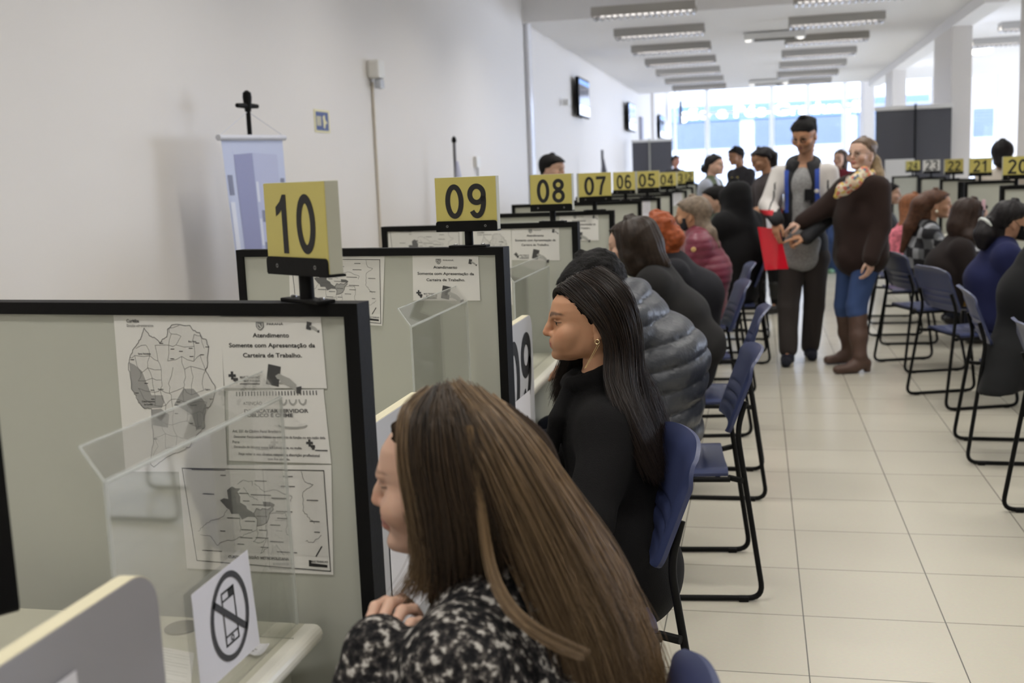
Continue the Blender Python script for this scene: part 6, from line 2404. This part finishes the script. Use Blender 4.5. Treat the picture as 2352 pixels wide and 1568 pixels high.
def man_main():
    p = lambda x, y, d: at(x, y, y=d)
    hc = p(1851, 315, 8.62)
    F = Fig(hc, (-.42, -.80, -.40), p(1846, 385, 8.64), p(1848, 592, 8.66), (.97, -.22, 0), up=(-.05, -.1, 1), sw=.185, hs=1.04, bow=.0, drop=.045, back=(0, 1, 0))
    F.arm(-1, p(1764, 472, 8.56), p(1785, 505, 8.30), ((-.12, -.05, -1), (.75, .6, .0), (.5, -.8, .1)), curl=(.25, .3, .35, .4), thumb=.2, s=1.05)
    F.arm(1, p(1912, 490, 8.55), p(1852, 545, 8.33), ((-.95, -.2, .02), (-.1, .2, -1), (-.2, -.9, .2)), curl=(.15, .9, 1.0, 1.0), thumb=.6, s=1.05)
    F.leg(-1, p(1811, 706, 8.55), p(1810, 806, 8.52), (-.12, -1, 0))
    F.leg(1, p(1869, 704, 8.72), p(1861, 798, 8.80), (.05, -1, 0))

    def extra(C, F):
        for k in range(14):         # hood around the neck
            a, a2 = PI * (-.25 + 1.5 * k / 14), PI * (-.25 + 1.5 * (k + 1) / 14)
            r = lambda a_: F.N + V(0, .01, .03) + V(1, 0, 0) * .095 * math.cos(a_) + V(0, 1, 0) * .07 * math.sin(a_) + V(0, 0, .035) * math.sin(a_)
            C.cone(r(a), r(a2), .035, .035, .02)
        C.cone(F.hips + V(0, 0, .12), F.hips + V(0, 0, .03), .125, .125, .04, (F.left, 1.35))
        f_ = unit(np.cross(F.left, (0, 0, 1)))
        C.ell(F.N + f_ * .13 + V(0, 0, .0), (.064, .085, .15), [F.left, f_, V(0, 0, 1)], .02, 's')

    zs = F.N[2]
    fw = unit(np.cross(F.left, (0, 0, 1)))

    def ccol(F):
        def fn(v, cols):
            b = (v - F.N) @ F.left
            z = v[:, 2] - zs
            fr = (v - F.N) @ fw
            cols[:] = srgb(27, 28, 32)[:3]
            up = z > -.31
            low = z <= -.31
            wht = up & (np.abs(b) > .128) & (z < .05)
            cols[wht] = srgb(212, 208, 204)[:3]
            cols[up & (np.abs(b) > .185) & (np.abs(b) < .197) & (z < -.10)] = srgb(40, 40, 44)[:3]
            blue = (z > -.33) & (z < -.01) & (np.abs(b) > .098) & (np.abs(b) <= .130) & (fr > -.03) & (fr < .15)
            cols[blue] = srgb(56, 88, 186)[:3]
            e = F.E[-1]
            red = (b < -.15) & (z < -.300) & (z > -.335)
            cols[red] = srgb(206, 30, 44)[:3]
            return cols
        return fn
    t = standing('young man with glasses, black and white jacket with blue stripes, holding the red folder', F, 'jacket', mat('track_jacket', (1, 1, 1, 1), .75, vcol='Col', bump=.15, bscale=150), None, SK_TAN, h=.0065, hb=.0052, nose=1.15,
                 g=.012, dep=.100, wid=1.42, sl=(.070, .066, .054), extra=extra, ccol=ccol, trs=cloth_mat('dark_brown_track', srgb(72, 66, 64), .85, .2, 120), tr=(.100, .082, .070), lip=(.36, .17, .13),
                 shoe=cloth_mat('dark_canvas', srgb(42, 44, 56), .8), sole=mat('sole_white', srgb(205, 200, 186), .6), beard=(.10, .06, .045))
    # grey T-shirt in the open front
    S = SDF()
    S.cone(F.N + fw * .02 - V(0, 0, .045), F.N + fw * .062 - V(0, 0, .12), .066, .066, .03, (F.left, 1.1))
    S.cone(F.N + fw * .066 - V(0, 0, .09), F.hips + fw * .080 + V(0, 0, .13), .062, .074, .04, (F.left, 1.08))
    S.cone(F.hips + fw * .080 + V(0, 0, .13), F.hips + fw * .074 + V(-.02, 0, -.01), .080, .086, .04, (F.left, 1.75))
    S.mesh('t_shirt', .0065, mat('grey_marl', srgb(150, 150, 150), .9, bump=.2, bscale=140, var=.22, vscale=70), t, disp=folds(.006, 26, 13))
    S = SDF()
    q = F.N + fw * .140 + F.left * .066 - V(0, 0, .20)
    a = MB().rbox((0, 0, 0), (.066, .02, .085), .006)
    ang = math.atan2(F.left[1], F.left[0])
    ca, sa = math.cos(ang), math.sin(ang)
    attach(a.build('pocket', cloth_mat('black_pocket', srgb(30, 31, 35)), None, xf=lambda v: (q[0] + ca * v[0] - sa * v[1], q[1] + sa * v[0] + ca * v[1], q[2] + v[2])), t)
    q2 = F.N + fw * .125 + F.left * .118 - V(0, 0, .175)
    attach(MB().lathe([(.016, -.004), (.016, .004), (.01, .007)], (0, 0, 0), 14).build('badge', mat('badge_white', srgb(220, 216, 210), .5), None, xf=lambda v: (q2[0] + v[0], q2[1] - v[2] - .006, q2[2] + v[1])), t)
    B = SDF()
    hair_cap(B, F.H, .007, lambda al, u: np.interp(u, [-.12, -.03, 0, .04, .06, .085, .10], [-.055, -.045, -.03, .0, .03, .09, .2]))
    H = F.H
    def crown(X, Y, Z):
        f, l, u = H.loc(X, Y, Z)
        g = .023 * np.clip((.098 - f) / .045, 0, 1) * np.clip((u - .055) / .04, 0, 1) - .02 * np.clip((.06 - u) / .02, 0, 1) - .004
        return (head_q(f, l, u) - g) * H.s
    B.add(crown, H.c - .2, H.c + .2, .012)
    B.mesh('hair', .0055, mat('black_hair', (.010, .009, .009, 1), .6, spec=.15), t, disp=lambda P: .004 * noise3(P, 130, 2) + .003 * noise3(P, 260, 3))
    glasses(t, F.H, mat('dark_frame', srgb(40, 38, 40), .3))
    q = p(1872, 585, 8.52)
    attach(MB().tube([q + V(-.02, 0, .02), q + V(.015, 0, .025), q + V(-.01, 0, .0), q + V(.02, 0, -.005), q + V(-.012, 0, -.022)], .004, 6).build('trouser_logo', mat('logo_silver', srgb(170, 170, 170), .5), None), t)
    # the red folder in his hand
    c = [p(1740, 521, 8.31), p(1790, 526, 8.31), p(1811, 617, 8.30), p(1757, 620, 8.30)]
    S_ = Sheet(*c, curl=.012, lift=0, toward=(0, -1, 0))
    f = thing('folder', 'shiny red plastic folder held by the man with glasses', 'folder', tuple(c[3]))
    RED = mat('red_plastic', srgb(214, 22, 44), .16, coat=.6)
    attach(S_.paper('cover', RED, None, 10, 12, .010), f)
    attach(S_.ink('spine_ridge', RED, None, [line2d([(.012, .01), (.012, S_.h - .01)], .008), line2d([(.012, S_.h - .02), (S_.w - .01, S_.h - .02)], .006)], .002), f)


def scarf_mat():
    m = mat('patterned_scarf', (.8, .7, .5, 1), .8)
    nt = m.node_tree
    b = nt.nodes['Principled BSDF']
    tc = nt.nodes.new('ShaderNodeTexCoord')
    vo = nt.nodes.new('ShaderNodeTexVoronoi')
    vo.inputs['Scale'].default_value = 42
    nt.links.new(tc.outputs['Object'], vo.inputs['Vector'])
    rp = nt.nodes.new('ShaderNodeValToRGB')
    rp.color_ramp.interpolation = 'CONSTANT'
    E_ = rp.color_ramp.elements
    E_[0].color = srgb(208, 122, 104)
    E_[1].position, E_[1].color = .3, srgb(226, 216, 190)
    for pos, c in ((.45, srgb(212, 184, 96)), (.66, srgb(226, 200, 170)), (.8, srgb(226, 216, 190)), (.92, srgb(110, 122, 140))):
        E_.new(pos).color = c
    sx = nt.nodes.new('ShaderNodeSeparateColor')
    nt.links.new(vo.outputs['Color'], sx.inputs[0])
    nt.links.new(sx.outputs[0], rp.inputs[0])
    nt.links.new(rp.outputs[0], b.inputs['Base Color'])
    return m


def woman_main():
    p = lambda x, y, d: at(x, y, y=d)
    F = Fig(p(1981, 362, 8.28), (-.62, -.78, .02), p(1979, 418, 8.32), p(1976, 585, 8.32), (.62, -.78, 0), sw=.165, bow=.0, back=(.7, .7, 0), drop=.05, hs=1.02)
    # right arm points at the folder, left arm hangs
    F.arm(-1, p(1893, 478, 8.42), p(1843, 509, 8.36), ((-.95, -.2, -.30), (-.2, .1, -1), (-.2, -1, .1)), curl=(.15, .45, .55, .6), thumb=.5)
    F.arm(1, p(2022, 520, 8.16), p(2000, 592, 8.08), ((-.05, -.05, -1), (-.7, .5, 0), (-.6, -.7, 0)), curl=(.4, .45, .5, .5), thumb=.4)
    F.leg(1, p(1968, 700, 8.22), p(1975, 822, 8.14), (-.92, -.35, 0))
    F.leg(-1, p(1939, 700, 8.46), p(1949, 802, 8.56), (-.85, -.40, 0))

    def extra(C, F):
        C.cone(F.hips + V(0, 0, .10), F.hips + V(.0, 0, .0), .145, .15, .05, (F.left, 1.2))
        C.cone(F.hips + V(0, 0, .06), p(1943, 590, 8.24), .13, .055, .08, (F.left, .8))
        C.cone(F.hips + V(0, 0, .0), p(2006, 574, 8.34), .12, .10, .06)
        C.cone(F.N - V(0, 0, .05), F.N + V(0, 0, .0), .09, .075, .04)
    def locks(B, F):
        B.ell(p(2001, 336, 8.36), (.045, .045, .048), None, .008)
        B.chain([F.H.P(-.09, .0, .02), F.H.P(-.11, .03, -.03)], (.04, .04), .02)
        B.chain([F.H.P(-.105, .03, -.03), p(2016, 400, 8.32), p(2028, 440, 8.28), p(2034, 485, 8.24)], (.042, .045, .036, .012), .02)
    t = standing('woman in dark brown sweater, colourful scarf and tall brown boots pointing at the folder', F, 'sweater', cloth_mat('brown_chenille', srgb(56, 42, 38), .95, .3, 240, .10), None, SK_PALE, h=.0065, hb=.0052,
                 g=.035, dep=.118, wid=1.35, belly=.012, sl=(.086, .076, .060), extra=extra, trs=cloth_mat('blue_jeans', srgb(88, 116, 168), .8), tr=(.098, .076, .062), boot=.88, heel=.025,
                 shoe=mat('brown_leather', srgb(84, 62, 52), .55, bump=.15, bscale=60), lip=(.50, .19, .18), brow=(.16, .10, .07))
    B = SDF()
    hair_cap(B, F.H, .008, hl_back)
    B.mesh('hair', .0055, hairm('dark_blond_hair', (.13, .085, .055)), t, disp=groove_disp(F.H, .002, 60))
    B = SDF()
    locks(B, F)
    B.mesh('ponytail', .0055, hairm('blond_tail', (.30, .22, .13)), t, disp=groove_disp(F.H, .002, 60))
    glasses(t, F.H, mat('thin_frame', srgb(150, 130, 120), .3))
    S = SDF()
    f = F.H.f
    ring = []
    for k in range(17):
        a = 2 * PI * k / 16
        ring.append(F.N + V(0, 0, .035) + unit(V(f[0], f[1], 0)) * (.078 * math.cos(a) + .01) + F.left * .082 * math.sin(a) - V(0, 0, .035) * math.cos(a))
    S.chain(ring, [.032] * 17, .02)
    kn = [p(1984, 392, 8.10), p(1962, 418, 8.06), p(1938, 434, 8.10), p(1922, 450, 8.12)]
    S.chain(kn, (.035, .045, .042, .022), .02, (V(0, 1, 0), .7))
    S.mesh('scarf', .006, scarf_mat(), t, disp=folds(.007, 45, 6))


def others():
    p = lambda x, y, d: at(x, y, y=d)
    # woman in the dark jacket
    d = 11.8
    F = Fig(p(1752, 370, d), (-.80, -.45, -.38), p(1764, 412, d), p(1768, 555, d), (.45, -.89, 0), up=(-.25, 0, 1), sw=.17, back=(.7, .6, 0))
    F.arm(-1, p(1716, 470, d + .1), p(1690, 484, d - .1), ((-.9, -.2, .05), (.1, .5, .8), (-.4, .5, .6)), curl=(.7, .8, .9, .9))
    F.arm(1, p(1785, 480, d - .2), p(1756, 482, d - .3), ((-.95, .1, .1), (.1, .6, -.6), (-.2, .2, .9)), curl=(.6, .8, .9, .9))
    F.leg(1, (.15, 11.55, .50), (.19, 11.55, .10), (-.6, -.8, 0))
    F.leg(-1, (.02, 11.88, .50), (.02, 11.9, .10), (-.9, -.4, 0))

    def skirt(C, F):
        C.cone(F.hips + V(0, 0, .08), F.hips - V(0, 0, .10), .14, .145, .05, (F.left, 1.25))
    t = standing('smiling woman in grey-brown jacket and black boots bending towards the left counters', F, 'jacket', cloth_mat('taupe_jacket', srgb(78, 70, 70), .7, .2, 100), hairm('black_hair_far', (.014, .012, .013)), SK_BROWN,
                 extra=skirt, trs=cloth_mat('black_trousers', srgb(22, 22, 24)), boot=.5, g=.025,
                 locks=lambda B, F: B.chain([F.H.P(-.09, 0, .06), F.H.P(-.12, .02, .0), F.H.P(-.10, .03, -.10)], (.05, .045, .02), .03))
    q = [p(1755, 452, 11.35), p(1772, 452, 11.38), p(1780, 524, 11.38), p(1762, 528, 11.35)]
    S_ = Sheet(*q, curl=.006, lift=0, toward=(0, -1, 0))
    loose_sheet('hanging_paper', S_, PAPER2, 'white paper hanging before the dark jacket of the bending woman', 'paper')
    # olive vest
    d = 13.0
    F = Fig(p(1640, 384, d), (.86, -.42, -.05), p(1633, 415, d), p(1632, 520, d), (.35, .9, 0), sw=.165, back=(-1, .3, 0))
    F.arm(-1, p(1606, 462, d), p(1640, 480, d - .2), ((.9, -.2, 0), (0, 0, -1), (0, 1, 0)))
    F.arm(1, p(1660, 462, d + .2), p(1690, 475, d), ((.9, -.2, 0), (0, 0, -1), (0, -1, 0)))
    F.leg(1, (-.50, 13.0, .48), (-.50, 13.0, .08), (.9, -.3, 0))
    F.leg(-1, (-.56, 12.85, .48), (-.58, 12.85, .08), (.9, -.3, 0))

    def vest(F):
        def fn(v, cols):
            b = (v - F.N) @ F.left
            fr = (v - F.N) @ unit(V(.86, -.42, 0))
            cols[:] = srgb(90, 98, 74)[:3]
            cols[np.abs(b) > .155] = srgb(168, 172, 184)[:3]
            cols[(fr > .07) & (np.abs(b) < .045)] = srgb(190, 192, 204)[:3]
            return cols
        return fn
    t = standing('woman in an olive vest over a pale shirt, standing beyond sign 02', F, 'vest', mat('olive_vest', (1, 1, 1, 1), .85, vcol='Col'), hairm('black_hair_far', (.014, .012, .013)), SK_FAIR, ccol=vest, h=.01,
                 locks=lambda B, F: B.ell(F.H.P(-.12, 0, -.02), (.05, .05, .05), None, .02))
    q = F.H.P(-.13, -.03, .02)
    attach(MB().lathe([(.005, -.02), (.03, 0), (.005, .02)], tuple(q), 10).build('hair_clip', mat('clip_blue', srgb(190, 215, 240), .2), None), t)
    # man with lanyard
    d = 15.0
    F = Fig(p(1692, 362, d), (-.70, -.6, -.2), p(1702, 392, d), p(1706, 500, d), (.6, -.75, 0), sw=.19, back=(.7, .6, 0))
    F.arm(-1, p(1686, 440, d), p(1678, 480, d - .2), ((-.5, -.3, -.6), (.6, 0, 0), (0, -1, 0)))
    F.arm(1, p(1722, 445, d - .2), p(1712, 482, d - .3), ((-.6, 0, -.5), (.6, 0, 0), (0, 1, 0)))
    F.leg(1, (-.15, 14.9, .48), (-.15, 14.9, .08), (-.6, -.8, 0))
    F.leg(-1, (-.28, 15.05, .48), (-.28, 15.05, .08), (-.6, -.8, 0))
    t = standing('dark-haired man with a yellow lanyard standing behind the black hood', F, 'jacket', cloth_mat('dark_grey_jacket', srgb(58, 56, 60)), mat('black_hair', (.010, .009, .009, 1), .6, spec=.15), SK_BROWN, hl=hl_men, h=.01)
    b = MB()
    f = unit(V(-.70, -.6, 0))
    for s in (-1, 1):
        b.tube([F.N + F.left * s * .07 + V(0, 0, .0), F.N + f * .14 + F.left * s * .05 - V(0, 0, .12), F.N + f * .165 - V(0, 0, .38)], .012, 6)
    attach(b.build('lanyard', mat('lanyard_yellow', srgb(200, 176, 80), .6), None), t)
    # person in red far behind
    d = 15.6
    F = Fig(p(1930, 369, d), (-.5, -.85, 0), p(1930, 398, d), p(1918, 490, d), (.85, -.5, 0), sw=.17, back=(0, 1, 0))
    F.arm(-1, p(1908, 435, d), p(1905, 475, d - .1), ((0, -.2, -1), (.8, 0, 0), (0, -1, 0)))
    F.arm(1, p(1950, 435, d), p(1945, 475, d - .1), ((0, -.2, -1), (-.8, 0, 0), (0, -1, 0)))
    F.leg(1, p(1916, 548, 15.5), np.array([*p(1914, 600, 15.9)[:2], .09]), (-.3, -.9, 0))
    F.leg(-1, p(1903, 548, 15.7), np.array([*p(1900, 600, 16.1)[:2], .09]), (-.3, -.9, 0))
    standing('long-haired person in dark red top and wide jeans, far behind the brown sweater', F, 'top', cloth_mat('dark_red_knit', srgb(112, 40, 50)), hairm('brown_hair_far', (.050, .031, .021)), SK_FAIR, hl=hl_long, h=.01,
             trs=cloth_mat('blue_jeans', srgb(88, 116, 168), .8), tr=(.10, .10, .12), shoe=mat('green_shoe', srgb(120, 160, 130), .5),
             locks=lambda B, F: B.chain([F.H.P(-.04, 0, .02), F.H.P(-.06, 0, -.16)], (.09, .06), .04))
    # far head by the left banner
    d = 25.0
    F = Fig(p(1552, 372, d), (.6, -.8, 0), p(1553, 392, d), (-1.92, 25.0, .95), (.8, .6, 0), sw=.19, back=(0, 1, 0))
    for sd in (1, -1):
        F.arm(sd, F.S[sd] - V(0, 0, .28), F.S[sd] - V(0, .1, .52), ((0, -.2, -1), (-.8 * sd, 0, 0), (0, -1, 0)))
        F.leg(sd, F.hip(sd) - V(0, 0, .45), np.array([*F.hip(sd)[:2], .08]), (.2, -1, 0))
    standing('small far person with a flushed face beside the left charcoal banner', F, 'jacket', cloth_mat('dark_grey_jacket', srgb(58, 56, 60)), mat('black_hair', (.010, .009, .009, 1), .6, spec=.15), (.5, .24, .17), hl=hl_men, h=.012)
    # staff
    d = 12.0
    F = Fig(p(2302, 356, d), (.2, .95, -.2), p(2300, 398, d), (2.42, 12.0, .88), (-.95, .2, 0), sw=.18, back=(0, -1, 0))
    for sd in (1, -1):
        F.arm(sd, F.S[sd] - V(0, -.05, .26), F.S[sd] + V(0, .25, -.30), ((0, 1, 0), (0, 0, -1), (1, 0, 0)))
        F.leg(sd, F.hip(sd) - V(0, 0, .42), np.array([*F.hip(sd)[:2], .08]), (.2, 1, 0))
    standing('staff member with black hair seen from behind between signs 21 and 20', F, 'blouse', cloth_mat('cream_blouse', srgb(206, 198, 186)), hairm('black_hair_far', (.014, .012, .013)), SK_FAIR, hl=hl_long, h=.01, hg=.024,
             locks=lambda B, F: B.chain([F.H.P(-.03, 0, .02), F.H.P(-.05, 0, -.09)], (.10, .06), .04))
    d = 9.6
    F = Fig(p(1266, 392, d), (.9, -.3, -.2), p(1262, 425, d), (-1.80, 9.6, .84), (.3, .95, 0), sw=.18, back=(-1, 0, 0))
    for sd in (1, -1):
        F.arm(sd, F.S[sd] + V(.05, 0, -.26), F.S[sd] + V(.28, 0, -.36), ((1, 0, 0), (0, 0, -1), (0, 1, 0)))
        F.leg(sd, F.hip(sd) - V(0, 0, .38), np.array([*F.hip(sd)[:2], .08]), (1, 0, 0))
    standing('staff member whose dark hair just shows above sign 08', F, 'shirt', cloth_mat('pale_shirt', srgb(190, 192, 200)), mat('black_hair', (.010, .009, .009, 1), .6, spec=.15), SK_FAIR, hl=hl_men, h=.01)


woman_black()
woman_speckled()
man_puffer()
left_row()
right_row()
man_main()
woman_main()
others()
